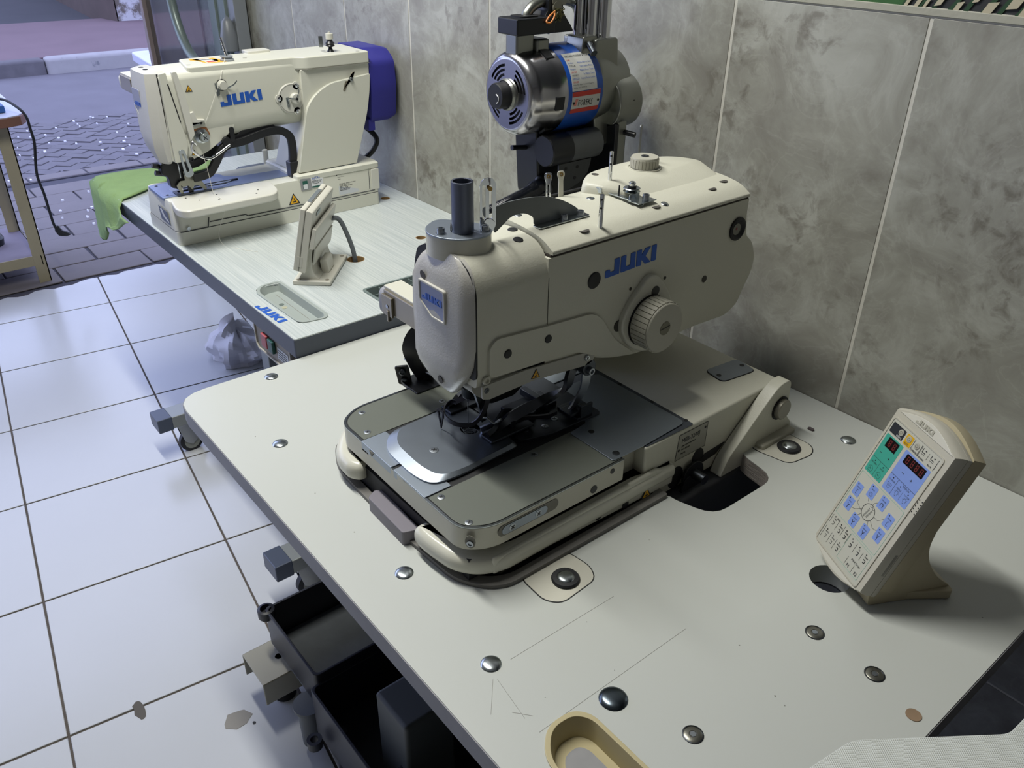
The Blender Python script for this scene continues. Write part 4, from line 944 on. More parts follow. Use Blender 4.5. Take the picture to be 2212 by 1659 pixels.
strip([(-.795, -.648, .938), (-.797, -.640, .915), (-.805, -.63, .895), (-.81, -.625, .875)], .005, .0025, 'loop_arm', gun, up=(0, 1, 0))
for i, (px_, dy) in enumerate(((-.768, 0), (-.868, .0))):
    strip([(px_, -.478, .958), (px_+.002, -.496, .930), (px_+.001, -.505, .905), (px_-.012, -.53, .890), (px_-.02, -.575, .880), (px_-.022, -.612, .870), (px_-.02, -.635, .864)], [.008, .007, .006, .007, .008, .006, .004], .0035, 'clamp_lever', mat('lever_steel', '5d6066', .32, .9, var=.15), up=(0, 1, .4))
    ca_ = MB().box((px_-.030, -.640, .858), (px_-.004, -.560, .862)).build('clamp_foot', MATS['dark_steel'], mc, bevel=.0012)
    MB().cyl((px_-.018, -.59, .862), (px_-.018, -.59, .872), .005, n=12).build('foot_stud', gun, ca_)
MB().cyl((-.875, -.478, .950), (-.752, -.478, .945), .0075, n=14).build('cross_shaft', gun, mc)
cb = MB().lathe([(0, 0), (.013, 0), (.013, .014), (0, .014)], frame((-.762, -.476, .938), (0, 1, 0), (0, 0, 1)), 22).build('shaft_clamp', gun, mc, bevel=.001)
socket_screw((-.748, -.476, .934), cb, .006, .006, n=V((1, 0, 0)))
strip([(-.757, -.473, .930), (-.756, -.476, .905), (-.758, -.488, .882), (-.762, -.496, .868)], .0085, .0014, 'leaf_spring', steel, up=(0, 1, .3))
b = MB(); b.box((-.775, -.508, .862), (-.750, -.484, .8665)); b.box((-.79, -.498, .853), (-.745, -.466, .859)); b.cyl((-.752, -.482, .865), (-.775, -.482, .865), .007, n=12); b.box((-.748, -.492, .858), (-.744, -.468, .878)); b.build('rear_linkage', gun, mc, bevel=.0008)
b = MB(); b.box((-.84, -.57, .855), (-.80, -.49, .862)); b.box((-.855, -.52, .858), (-.79, -.508, .870)); b.cyl((-.80, -.545, .858), (-.80, -.545, .866), .009, n=14); b.box((-.81, -.60, .856), (-.79, -.565, .864)); b.build('feed_linkage', MATS['dark_steel'], mc, bevel=.001)
strip([(-.80, -.60, .866), (-.785, -.57, .869), (-.77, -.54, .868), (-.768, -.52, .868)], .003, .002, 'cutter_link', fgm)
strip([(-.808, -.632, .862), (-.80, -.612, .870), (-.805, -.59, .878), (-.79, -.57, .876)], .004, .002, 'thread_finger', steel)
b = MB(); b.box((-.745, -.505, .8466), (-.738, -.44, .8512)); b.build('channel_lip', blackm, mc)
MB().tube(spline([(-.81, -.632, .880), (-.80, -.628, .885), (-.79, -.622, .878), (-.782, -.615, .886)], 5), .0022, 8).build('looper_rod', chrome_d, mc)
# ================================================================== MACHINE 2 (lockstitch buttonholer, white and blue)
m2 = thing('buttonhole_machine', (-2.05, -.38, Z2), 'white buttonhole machine with a dark blue rear cover on the grey table', 'sewing machine')
wh = mat('white_machine_paint', 'cfcfc2', .38, bump=.12, bscale=420)
wh2 = mat('white_machine_plain', 'cfcec4', .35)
blk = mat('black_arm_lever', '17181c', .4)
blu = mat('royal_blue_cover', '2b2a86', .45, bump=.08, bscale=300)
cool = mat('cool_bed_steel', '8d9ab8', .38, .75, bump=.06, bscale=300)
# base
bl0 = [(-2.176, -.650), (-2.166, -.662), (-1.975, -.662), (-1.962, -.655), (-1.960, -.112), (-1.966, -.106), (-2.172, -.106)]
bt0 = [(-2.158, -.650), (-2.148, -.660), (-1.985, -.662), (-1.968, -.652), (-1.966, -.108), (-1.972, -.102), (-2.160, -.102)]
b = MB(); b.loft([[(p[0], p[1], Z2+.0005) for p in rpoly(bl0, .008, 3)], [(p[0], p[1], Z2+.033) for p in rpoly(bl0, .008, 3)]])
base = b.build('base_tray', wh, m2, smooth=40)
mid = lambda t: rpoly([(a[0]*(1-t)+c[0]*t, a[1]*(1-t)+c[1]*t) for a, c in zip(bl0, bt0)], .008, 3)
b = MB(); b.loft([[(p[0], p[1], Z2+.0345) for p in mid(.3)], [(p[0], p[1], Z2+.098) for p in mid(1)], [(-2.06+(p[0]+2.06)*.985, -.38+(p[1]+.38)*.994, Z2+.104) for p in mid(1)]])
bed = b.build('bed', wh, m2, smooth=40)
MB().prism(mid(.25), Z2+.0328, Z2+.0348).build('bed_seam', mat('seam_grey', '3d3f44', .7), m2)
# raised rear deck (top z .915), narrow rear of near side
b = MB(); b.loft([[(p[0], p[1], z) for p in rpoly(pp, .008, 3)] for pp, z in (([(-2.16, -.34), (-1.966, -.34), (-1.964, -.10), (-2.16, -.10)], Z2+.10), ([(-2.16, -.34), (-1.966, -.34), (-1.964, -.10), (-2.16, -.10)], Z2+.112), ([(-2.157, -.335), (-1.971, -.335), (-1.969, -.104), (-2.157, -.104)], Z2+.116))])
b.build('rear_deck', wh, m2, smooth=40)
MB().prism(rpoly([(-.60, .828), (-.575, .828), (-.574, .858), (-.582, .872)], .004), 0, .0004, YZ(-1.9615)) if False else None
# access door seam lines on the near flank
b = MB()
for pts in ([(-.655, .8345), (-.588, .8345)], [(-.588, .8345), (-.582, .858)], [(-.582, .846), (-.49, .846)], [(-.49, .846), (-.485, .8415)], [(-.485, .8415), (-.12, .8405)], [(-.135, .846), (-.132, .900)], [(-.135, .900), (-.11, .900)]):
    (y0, z0_), (y1, z1_) = pts; b.tube([(-1.9612-.006*(z0_-.83)/.07, y0, z0_), (-1.9612-.006*(z1_-.83)/.07, y1, z1_)], .0011, 5)
b.build('panel_gaps', MATS['seam_grey'], m2, kind='stuff')
MB().prism(rrect(-.128, .842, -.104, .898, .003), 0, .003, YZ(-1.964)).build('latch', wh2, m2, bevel=.001)
socket_screw((-1.9585, -.636, .842), m2, .0045, .002, n=V((1, 0, 0)))
# cloth shelf standing out towards the viewer
shf = [(-2.00, -.655), (-1.925, -.668), (-1.893, -.655), (-1.897, -.435), (-1.925, -.412), (-1.99, -.400), (-2.02, -.42)]
b = MB(); b.prism(rpoly(shf, [.004, .02, .02, .02, .02, .008, .004], 5), .886, .905)
b.build('work_shelf', wh2, m2, bevel=.004, seg=3)
b = MB(); b.prism([(-1.97, -.64), (-1.945, -.63), (-1.945, -.45), (-1.97, -.43)], .874, .888); b.build('shelf_bracket', wh2, m2, bevel=.003)
q = random.Random(4)
for x, y in ((-1.955, -.60), (-1.935, -.56), (-1.975, -.55), (-1.925, -.47), (-1.95, -.455), (-1.99, -.62)): hole((x, y, .9052), m2, .0022)
# steel plates on the bed
zt2 = .9055
pl2_ = MB().prism(rpoly([(-2.138, -.660), (-2.018, -.664), (-2.018, -.50), (-2.014, -.285), (-2.075, -.275), (-2.085, -.44), (-2.105, -.475), (-2.138, -.48)], [.006, .004, .002, .004, .004, .004, .01, .01]), .899, zt2+.0008).build('feed_plate_bed', cool, m2, bevel=.0005)
MB().prism(rpoly([(-2.130, -.655), (-2.026, -.658), (-2.026, -.505), (-2.040, -.49), (-2.10, -.49), (-2.130, -.52)], .006), zt2+.0006, zt2+.0012).build('throat_plate', mat('bright_plate', '9da6bb', .3, .9), m2)
for x, y in ((-2.122, -.645), (-2.034, -.648), (-2.045, -.50), (-2.115, -.525)): flat_screw((x, y, zt2+.0012), m2, .004, m=gun)
b = MB(); b.prism(rpoly([(-2.078, -.63), (-2.046, -.63), (-2.046, -.50), (-2.054, -.478), (-2.062, -.478), (-2.078, -.53)], .006), zt2+.0012, zt2+.003, XY, [rrect(-2.0655, -.615, -2.056, -.515, .004)]); b.build('feed_frame', steel, m2, bevel=.0005)
MB().box((-2.063, -.60, zt2+.001), (-2.058, -.46, zt2+.0034)).build('slot', blackm, m2)
b = MB(); b.prism([(-2.20, -.40), (-2.14, -.45), (-2.085, -.46), (-2.08, -.26), (-2.16, -.24), (-2.20, -.25)], .893, .897); b.build('rear_steel_leaf', mat('leaf_steel', '99a0a8', .4, .9), m2, bevel=.0006)
MB().cyl((-2.185, -.325, .88), (-2.185, -.325, .935), .0075, n=16).build('white_peg', wh2, m2, bevel=.001)
# column and arm
X2 = -1.995; A2 = -2.125    # near and far sides of the arm
colm = MB(); colm.prism(rpoly([(-.330, .914), (-.318, .95), (-.292, 1.035), (-.290, 1.165), (-.098, 1.165), (-.10, 1.11), (-.112, 1.05), (-.16, .914)], [.003, .02, .02, .003, .006, .01, .02, .003]), -.128, 0, YZ(-1.985))
colm.build('column', wh, m2, bevel=.006, seg=3)
# curved raised flank panel on the column
MB().prism(rpoly([(-.328, .918), (-.300, 1.03), (-.288, 1.075), (-.262, 1.105), (-.22, 1.128), (-.101, 1.140), (-.105, 1.10), (-.115, 1.05), (-.160, .918)], [.003, .02, .03, .04, .03, .004, .01, .02, .003], 6), -.002, .009, YZ(-1.985)).build('column_flank', wh, m2, bevel=.004, seg=3)
def ring2(y, top, bot, x0=A2, x1=X2):
    return rpoly([(x0+.012, bot), (x1-.018, bot), (x1, bot+.035), (x1, top-.016), (x1-.006, top-.004), (x0+.01, top), (x0, top-.015), (x0, bot+.03)], [.008, .012, .012, .004, .004, .01, .01, .01], 3)
b = MB(); b.loft([[(p[0], y, p[1]) for p in ring2(y, t, bo)] for y, t, bo in ((-.628, 1.1875, 1.015), (-.55, 1.189, 1.024), (-.30, 1.193, 1.034), (-.102, 1.193, 1.05))])
a2 = b.build('arm', wh, m2, smooth=40)
# needle head: lower front part of the arm
b = MB(); b.prism(rpoly([(-.628, 1.10), (-.632, .992), (-.60, .985), (-.545, 1.002), (-.500, 1.028), (-.470, 1.05), (-.470, 1.10)], [.002, .006, .02, .02, .02, .01, .002], 5), -.116, 0, YZ(-1.998)); b.build('needle_head', wh, m2, bevel=.005, seg=3)
# front face cover: tapered wedge
fr = [(1.190, -2.118, -2.010, -.640, -.612), (1.186, -2.122, -2.003, -.652, -.612), (1.15, -2.122, -2.000, -.656, -.622), (1.05, -2.108, -2.000, -.662, -.628), (1.02, -2.085, -2.000, -.662, -.630), (.992, -2.045, -2.002, -.655, -.630), (.985, -2.03, -2.01, -.648, -.632)]
b = MB(); b.loft([[(xl, yb, z), (xl+.002, (yf+yb)/2, z), (xl+.012, yf, z), ((xl+xr)/2, yf-.002, z), (xr-.014, yf, z), (xr, (yf+yb)/2+.002, z), (xr, yb, z)] for z, xl, xr, yf, yb in fr])
fc = b.build('face_cover', mat('face_white', 'c6c5be', .4, bump=.25, bscale=380), m2, smooth=35)
MB().box((-2.116, -.630, 1.0), (-2.0, -.627, 1.186)).build('face_seam', blackm, m2)
Mf2 = frame((-2.078, -.6595, 1.120), (1, 0, 0), (0, 0, 1))
bdg = MB().prism(rpoly([(-.026, .028), (-.026, -.008), (-.002, -.034), (.024, -.020), (.024, .028)], .004), -.001, .0006, Mf2).build('badge', mat('badge_grey', '9a9daf', .35), fc)
MB().prism([(-.026, -.009), (-.002, -.035), (.024, -.022), (.024, -.030), (-.001, -.046), (-.026, -.02)], -.001, .001, Mf2).build('badge_chamfer', wh2, fc)
logo(frame((-2.099, -.6604, 1.110), (1, 0, 0), (0, 0, 1)), .0092, blue_l, bdg, wide=1.1)
b = MB(); b.prism(rpoly([(0, .012), (.006, .010), (.016, -.012), (.012, -.016)], .003), -.001, .0006, frame((-2.062, -.6618, 1.045), (1, 0, 0), (0, 0, 1))); b.build('face_slot', MATS['hole_brown'], fc)
for p in ((-2.052, -.636, 1.1902), (-2.088, -.634, 1.1902)): hole(p, m2, .007, ry=.0055)
# take-up slot cover strip on the near side
b = MB(); b.prism(rpoly([(-.628, 1.188), (-.612, 1.190), (-.604, 1.12), (-.590, 1.03), (-.600, .99), (-.628, .99)], .003), 0, .006, YZ(X2-.001)); b.build('edge_strip', wh, m2, bevel=.0015)
MB().prism([(-.6135, 1.165), (-.611, 1.165), (-.598, 1.08), (-.600, 1.08)], 0, .0072, YZ(X2-.001)).build('take_up_slot', blackm, m2)
b = MB(); b.prism(rpoly([(-.600, 1.190), (-.590, 1.190), (-.577, 1.12), (-.573, 1.05), (-.586, 1.035), (-.592, 1.10)], .003), 0, .012, YZ(X2-.001)); b.build('take_up_guard', wh2, m2, bevel=.002)
# top lid with seam, sticker and blue rear cover
b = MB(); b.prism(rpoly([(-2.122, -.535), (-2.0, -.560), (-1.996, -.30), (-1.978, -.275), (-1.978, -.10), (-2.122, -.10)], [.01, .01, .01, .01, .004, .004]), 1.166, 1.1945); b.build('top_lid', wh, m2, bevel=.004, seg=3)
MB().prism([(-2.1225, -.5355), (-1.9995, -.5605), (-1.9955, -.30), (-1.9775, -.275), (-1.9775, -.10), (-2.1225, -.10)], 1.1650, 1.1664).build('lid_line', mat('seam_soft', '8e8d84', .6), m2)
b = MB(); b.loft([[(p[0], y, p[1]) for p in rpoly([(-2.145+d, 1.196-d), (-2.02-d, 1.196-d), (-1.985-d, 1.165), (-1.980-d, 1.10), (-1.99-d, 1.015+d), (-2.04, 1.002+d), (-2.145+d, 1.01+d)], .012, 4)] for y, d in ((-.098, 0.0), (-.04, .0), (-.018, .006), (-.012, .02))])
b.build('rear_cover', blu, m2, smooth=45, label='dark blue plastic motor cover')
MB().box((-2.12, -.105, .99), (-1.995, -.085, 1.02)).build('cover_lip', blu, m2, bevel=.002)
stk = MB().prism([(-2.112, -.515), (-2.085, -.52), (-2.040, -.468), (-2.068, -.462)], 1.1946, 1.1950).build('caution_sticker', warn_y, m2)
stk = MB().prism([(-2.100, -.512), (-2.028, -.503), (-2.020, -.452), (-2.092, -.462)], 1.1946, 1.1950).build('caution_sticker', warn_y, m2)
b = MB()
for i in range(3): b.prism([(-2.092+.022*i, -.500), (-2.078+.022*i, -.499), (-2.076+.022*i, -.474), (-2.090+.022*i, -.475)], 1.1950, 1.1952)
b.build('pictogram_panel', white_p, stk, kind='stuff'); MB().prism([(-2.045, -.497), (-2.035, -.496), (-2.034, -.476), (-2.044, -.477)], 1.1952, 1.1954).build('red_mark', red_m, stk)
for x, y in ((-2.03, -.545), (-2.02, -.20), (-1.99, -.125), (-2.05, -.40)): hole((x, y, 1.1946), m2, .005, m=mat('lid_plug', 'a9a89f', .5))
MB().prism(rrect(-2.14, -.37, -2.10, -.31, .004), 1.193, 1.200).build('lid_clip', wh2, m2, bevel=.001)
# logo and fittings
logo(frame((X2+.0004, -.497, 1.1010), (0, 1, .05), (0, 0, 1)), .0245, blue_l, a2, wide=.99)
triangle_sign(frame((X2+.0004, -.566, 1.143), (0, 1, 0), (0, 0, 1)), .017, a2)
triangle_sign(frame((-1.9978, -.578, 1.0), (0, 1, 0), (0, 0, 1)), .015, m2)
ts = MB().lathe([(.0115, 0), (.0115, .003), (.009, .0045), (.010, .012), (.0095, .014), (0, .014)], frame((X2, -.488, 1.150), (0, 1, 0), (0, 0, 1)), 22).build('thread_tensioner', mat('knob_ivory', 'c6c5ba', .4), m2)
MB().lathe([(0, 0), (.013, 0), (.013, .0015), (0, .0015)], frame((X2+.0005, -.488, 1.150), (0, 1, 0), (0, 0, 1)), 22).build('tensioner_disc', black, ts)
b = MB(); b.prism(rpoly([(-.012, .006), (0, .004), (-.003, -.022), (-.010, -.024)], .002), 0, .001, frame((X2+.0015, -.493, 1.150), (0, 1, 0), (0, 0, 1))); b.tube([(X2+.001, -.475, 1.142), (X2+.012, -.462, 1.150), (X2+.014, -.455, 1.158)], .0016, 6); b.build('guide_plate', chrome_d, ts)
gd2 = MB().prism(rpoly([(0, 0), (.012, .003), (.020, .022), (.010, .018), (.003, .006), (-.004, -.006), (-.012, -.022), (-.018, -.022), (-.010, .0)], .002), 0, .0015, frame((-1.9765, -.165, 1.128), (0, 1, 0), (0, 0, 1))).build('side_thread_guide', MATS['nickel_beige'], m2, bevel=.0004)
flat_screw((-1.975, -.158, 1.132), gd2, .0055, (1, 0, 0), chrome_d, h=.004)
# round inspection disc with three screws
Md = frame((X2, -.318, 1.100), (0, 1, 0), (0, 0, 1))
dsc = MB().lathe([(0, 0), (.036, 0), (.036, .0015), (.034, .003), (0, .003)], Md, 40).build('inspection_disc', wh2, m2)
MB().prism(circ(0, 0, .0335, 36), .003, .0034, Md, [circ(0, 0, .0325, 36)]).build('disc_groove', MATS['seam_soft'], dsc)
for a in (62, 175, 290):
    x, y = .0335*math.cos(math.radians(a)), .0335*math.sin(math.radians(a))
    MB().lathe([(0, 0), (.0095, 0), (.0095, .003), (0, .003)], Md @ Matrix.Translation((x, y, 0)), 18).build('screw_boss', wh2, dsc)
    MB().lathe([(.0055, 0), (.005, .003), (.002, .0045), (0, .0045)], Md @ Matrix.Translation((x, y, .003)), 14).build('dome_screw', chrome, dsc)
MB().lathe([(.013, 0), (.013, .008), (.011, .010), (0, .010)], Md @ Matrix.Translation((.008, .0, .003)), 24).build('winder_hub', wh2, dsc)
MB().cyl(Md @ V((.008, 0, .013)), Md @ V((.008, 0, .018)), .003, n=10).build('winder_pin', black, dsc)
b = MB(); b.tube(spline([Md @ V(p) for p in ((.008, .0, .014), (-.008, .003, .013), (-.012, .0, .010), (-.010, -.012, .008))], 4), .0012, 6); b.tube(spline([Md @ V(p) for p in ((.008, .003, .016), (.016, .018, .015), (.014, .026, .014), (.018, .032, .014))], 4), .0012, 6); b.prism(rpoly([(-.016, .004), (-.008, .004), (-.008, -.020), (-.014, -.020)], .002), .003, .006, Md)
b.build('winder_arm', chrome_d, dsc)
# top thread pins
pn = MB().lathe([(.016, 0), (.016, .004), (.011, .007), (.015, .010), (.015, .011), (0, .012)], Matrix.Translation((-2.035, -.450, 1.1945)), 26).build('thread_disc', mat('clear_plastic', 'b9bfc4', .15, trans=.5), m2)
rod((-2.035, -.450, 1.206), .040, .0035, (-.004, -.006), 'thread_pin', 3, m2)
tp = MB().lathe([(.009, 0), (.006, .006), (.004, .010), (.012, .014), (.010, .017), (.012, .020), (.007, .026), (.007, .030)], Matrix.Translation((-2.02, -.185, 1.1945)), 22).build('tension_stack', black, m2)
MB().lathe([(0, 0), (.0095, 0), (.0095, .013), (.003, .0145), (.003, .017), (0, .017)], Matrix.Translation((-2.02, -.185, 1.224)), 18).build('ivory_knob', MATS['knob_ivory'], tp)
b = MB(); b.prism([(-.005, 0), (.005, 0), (.005, .026), (-.005, .026)], 0, .001, frame((-2.033, -.203, 1.205), (.6, .8, 0), (0, 0, 1))); b.build('guide_plate', chrome_d, tp)
# main tension post near the needle
Mt = frame((-1.998, -.555, 1.042), (0, 1, 0), (0, 0, 1))
mt = MB().lathe([(.017, 0), (.017, .003), (.012, .005), (.016, .007), (.016, .009), (.010, .012), (.0105, .026), (.0095, .028), (0, .028)], Mt, 26).build('main_tension', chrome_d, m2)
MB().lathe([(.0105, .012), (.0112, .014), (.0112, .016), (.0105, .018)], Mt, 26, cap=False).build('knurl', gun, mt)
b = MB()
for a in (45, -45, 135): b.prism([(-.006, -.0008), (.006, -.0008), (.006, .0008), (-.006, .0008)], .028, .0283, Mt @ Matrix.Rotation(math.radians(a), 4, 'Z'))
b.build('engraved_mark', ink, mt, kind='stuff')
MB().prism(rpoly([(-.018, .016), (.0, .024), (.016, .018), (.022, .0), (.018, .0), (.012, .014), (.0, .018), (-.016, .011)], .003), 0, .002, Mt).build('tan_ring', mat('tan_plastic', '8a5a34', .5), mt)
b = MB(); b.prism(rpoly([(-.026, .030), (.006, .034), (.008, .028), (-.024, .023)], .002), 0, .003, Mt); b.build('front_clip', chrome_d, mt, bevel=.0004)
b = MB(); b.prism(rpoly([(-.020, .034), (-.004, .032), (.012, .034), (.012, .038), (-.006, .040), (-.010, .058), (-.022, .055)], .002), -.001, .010, Mt); b.build('clear_guard', wh2, mt, bevel=.001)
flat_screw(Mt @ V((.004, .030, .003)), mt, .004, (1, 0, 0), black, cross=False)
b = MB(); b.tube(spline([(-1.985, -.575, 1.025), (-1.975, -.585, 1.035), (-1.975, -.590, 1.02), (-1.975, -.578, 1.005), (-1.972, -.565, .997), (-1.965, -.548, .996), (-1.968, -.500, 1.018)], 6), .0028, 8); b.build('chrome_lever', chrome, m2)
for p in ((-1.996, -.622, 1.040), (-1.997, -.588, .992)): socket_screw(p, m2, .0055, .005, black, V((1, 0, 0)))
MB().prism(rpoly([(-.617, 1.018), (-.604, 1.020), (-.590, .96), (-.600, .952), (-.612, .956)], .005), 0, .005, YZ(-1.992), [rpoly([(-.612, 1.01), (-.607, 1.01), (-.600, .968), (-.606, .965)], .002)]).build('take_up_bracket', chrome_d, m2, bevel=.001)
# black work clamp levers
def bar2(pts, hw, th, x, nm='clamp_lever'):
    P = [(x, p[0], p[1]) for p in pts]
    return strip(P, hw, th, nm, blk, m2, up=(0, .0, 1), n=5) if False else _ribbon(P, hw, th, nm)
def _ribbon(P, hw, th, nm):
    P = spline(P, 6); rg = []
    for i, p in enumerate(P):
        t = (P[min(i+1, len(P)-1)]-P[max(i-1, 0)]).normalized(); n_ = V((1, 0, 0)); s_ = t.cross(n_).normalized(); h = hw
        rg.append([p+s_*h+n_*th, p+s_*h*.9+n_*(th+.001), p-s_*h*.9+n_*(th+.001), p-s_*h+n_*th, p-s_*h-n_*th, p+s_*h-n_*th])
    return MB().loft(rg).build(nm, blk, m2, smooth=45)
bar2([(-.588, .945), (-.565, .947), (-.545, .953), (-.525, .978), (-.510, 1.000), (-.490, 1.010), (-.455, 1.013), (-.415, 1.022), (-.380, 1.027), (-.352, 1.024), (-.332, 1.010), (-.326, .99), (-.328, .955), (-.333, .935)], .0095, .005, -2.005)
bar2([(-.600, .975), (-.570, .972), (-.540, .985), (-.512, 1.008)], .009, .004, -2.03)
b = MB(); b.prism(rpoly([(-.505, 1.028), (-.460, 1.030), (-.450, 1.040), (-.37, 1.046), (-.36, 1.030), (-.45, 1.018), (-.50, 1.010)], .004), -.01, .004, YZ(-2.012)); b.prism(rrect(-.486, 1.018, -.474, 1.052, .005), 0, .006, YZ(-2.002)); b.lathe([(0, 0), (.010, 0), (.010, .012), (0, .012)], frame((-2.002, -.498, 1.022), (0, 1, 0), (0, 0, 1)), 18)
b.build('lever_pivots', blk, m2, bevel=.001)
MB().box((-2.02, -.343, .905), (-1.992, -.318, .945)).build('lever_foot', blk, m2, bevel=.003)
b = MB(); b.prism(rpoly([(-.652, .985), (-.600, .982), (-.578, .965), (-.585, .940), (-.60, .925), (-.618, .918), (-.638, .925), (-.640, .950), (-.655, .96)], .006), -.012, .012, YZ(-2.035)); b.build('presser_block', blk, m2, bevel=.003)
b = MB(); b.cyl((-2.04, -.668, .980), (-2.04, -.640, .972), .006, n=12); b.cyl((-2.04, -.664, .962), (-2.04, -.640, .955), .006, n=12); b.build('presser_screws', blk, m2, kind=None)
psh = MB().prism(rpoly([(-.607, .962), (-.585, .960), (-.583, .936), (-.566, .932), (-.556, .912), (-.562, .908), (-.574, .922), (-.585, .925), (-.592, .914), (-.600, .926), (-.612, .924), (-.618, .930), (-.614, .908), (-.620, .908), (-.628, .930), (-.618, .940), (-.606, .940)], .002), 0, .003, YZ(-2.018)).build('presser_bracket', mat('nickel_plain', '8f9086', .3, .7), m2, bevel=.0005)
flat_screw((-2.0148, -.596, .952), psh, .006, (1, 0, 0), gun)
MB().prism([(-.602, .925), (-.588, .925), (-.59, .907), (-.60, .907)], -.002, .004, YZ(-2.02)).build('presser_stem', blk, m2)
MB().prism(rpoly([(-2.05, -.63), (-2.012, -.63), (-2.012, -.545), (-2.05, -.545)], .004), .9075, .9095, XY, [rrect(-2.042, -.622, -2.02, -.553, .003)]).build('presser_frame', gun, m2, bevel=.0005)
b = MB(); b.cyl((-2.025, -.612, .99), (-2.025, -.612, .945), .0028, n=10); b.cyl((-2.025, -.612, .948), (-2.025, -.612, .908), .0009, n=6); b.build('needle_bar', chrome, m2)
# thread from the top pin down through the guides
def thread(pts, nm='thread', par=m2, r=.0006): return MB().tube(spline(pts, 4), r, 5).build(nm, mat('white_thread', 'dcdad0', .7), par)
thread([(-2.03, -.455, 1.206), (-1.992, -.485, 1.175), (-1.985, -.495, 1.160), (-1.988, -.515, 1.12), (-1.990, -.540, 1.075)])
thread([(-1.990, -.560, 1.0), (-1.985, -.557, .95), (-1.975, -.556, .906), (-1.930, -.556, .906), (-1.915, -.557, .885), (-1.93, -.575, .83), (-1.92, -.575, .8008), (-1.87, -.56, .8006), (-1.82, -.53, .8006)])
# labels on the base
Mb = frame((-1.9655, -.235, .875), (0, 1, 0), (-.08, 0, 1))
lb1 = MB().prism(rrect(0, .008, .062, .038, .001), 0, .0005, Mb).build('name_label', mat('label_silver', 'b9bcc0', .35), m2)
MB().prism([(0.002, .009), (.060, .009), (.060, .021), (.002, .021)], .0005, .0006, Mb).build('label_band', mat('label_grey', '8a8e93', .4), lb1)
text('LBH-1790SS', Mb @ Matrix.Translation((.006, .0285, .0006)), .0075, ink, lb1)
text('JUKI CORPORATION', Mb @ Matrix.Translation((.006, .0225, .0006)), .003, ink, lb1); text('Made in Vietnam', Mb @ Matrix.Translation((.008, .0165, .0006)), .003, ink, lb1); text('Mfg.No.', Mb @ Matrix.Translation((.008, .011, .0006)), .003, ink, lb1)
for u in (.006, .058): MB().prism(circ(u, .024, .002, 10), .0005, .001, Mb).build('rivet', ink, lb1)
lb2 = MB().prism(rrect(.008, -.030, .066, .004, .001), 0, .0005, Mb).build('text_label', mat('label_pale', 'c4c8cc', .4), m2)
text('INDUSTRIAL SEWING MACHINE\nMODEL  LBH-1790SS\nINPUT 1 PHASE  200-240V\n50/60 Hz   400 W\nJUKI CORPORATION\nMADE IN VIETNAM', Mb @ Matrix.Translation((.011, -.002, .0006)), .0034, ink, lb2)
Ms = frame((-1.9635, -.362, .870), (0, 1, 0), (-.08, 0, 1))
s1 = MB().prism(rrect(0, .0, .030, .030, .0008), 0, .0005, Ms @ Matrix.Translation((.028, .006, 0))).build('photo_label', mat('label_mid_grey', '8f9092', .4), m2)  # label face in one flat mid grey
MB().prism(rrect(.034, .009, .048, .030, .001), .0005, .0007, Ms).build('green_block', mat('teal_green', '22584c', .4), s1)
MB().prism(rrect(.035, .009, .047, .021, .001), .0007, .0009, Ms).build('white_block', white_p, s1)
s2 = MB().prism(rrect(.0585, .008, .092, .039, .0008), 0, .0005, Ms).build('dealer_sticker', white_p, m2)
text('ASTAS', Ms @ Matrix.Translation((.062, .030, .0006)), .0082, blue_l, s2, sx=.95)
text('SEWING MACHINES\nINDUSTRIAL & CO.\nwww.astas.com', Ms @ Matrix.Translation((.061, .0245, .0006)), .0031, ink, s2)
MB().prism([(.059, .0085), (.0915, .0085), (.0915, .0125), (.059, .0125)], .0005, .0007, Ms).build('green_strip', MATS['teal_green'], s2)
triangle_sign(frame((-1.9632, -.357, .846), (0, 1, 0), (-.08, 0, 1)), .032, m2)
st4 = MB().prism([(-2.012, -.270), (-1.978, -.255), (-1.976, -.165), (-2.01, -.162)], Z2+.1161, Z2+.1164).build('top_sticker', mat('sticker_pale', 'c5cbd2', .35), m2)
MB().prism([(-1.996, -.262), (-1.980, -.254), (-1.978, -.168), (-1.994, -.166)], Z2+.1164, Z2+.1166).build('blue_band', mat('sticker_blue', '5f86b4', .35), st4)
text('DIRECT DRIVE', frame((-2.000, -.262, Z2+.1167), (0.05, 1, 0), (-1, 0.05, 0)), .011, blue_l, st4)
fs = MB().prism([(-.030, .010), (.032, .008), (.034, .043), (-.026, .046)], 0, .0006, frame((-2.037, -.6615, .833), (1, 0, 0), (0, -.08, 1))).build('machine_photo_label', mat('photo_grey', '6b7486', .35), m2)
MB().prism(rpoly([(-.020, .040), (-.006, .042), (.004, .026), (.026, .016), (.024, .012), (-.006, .020)], .003), .0006, .0009, frame((-2.037, -.6615, .833), (1, 0, 0), (0, -.08, 1))).build('printed_shape', white_p, fs)
# hand switch on the far side, power cable behind
hs = MB().box((-2.20, -.655, 1.128), (-2.120, -.625, 1.162)).build('hand_switch_bracket', MATS['nickel_beige'], m2, bevel=.002)
MB().prism(rrect(-.655, 1.126, -.628, 1.160, .01), 0, .012, YZ(-2.212)).build('push_button', wh2, hs, bevel=.002)
MB().box((-2.20, -.652, 1.160), (-2.122, -.628, 1.166)).build('bracket_cover', wh2, hs, bevel=.001)
MB().tube(spline([(-2.08, -.09, 1.0), (-2.04, -.06, .96), (-2.03, -.075, .93), (-2.05, -.10, .90)], 5), .007, 10).build('motor_cable', rubber, m2)
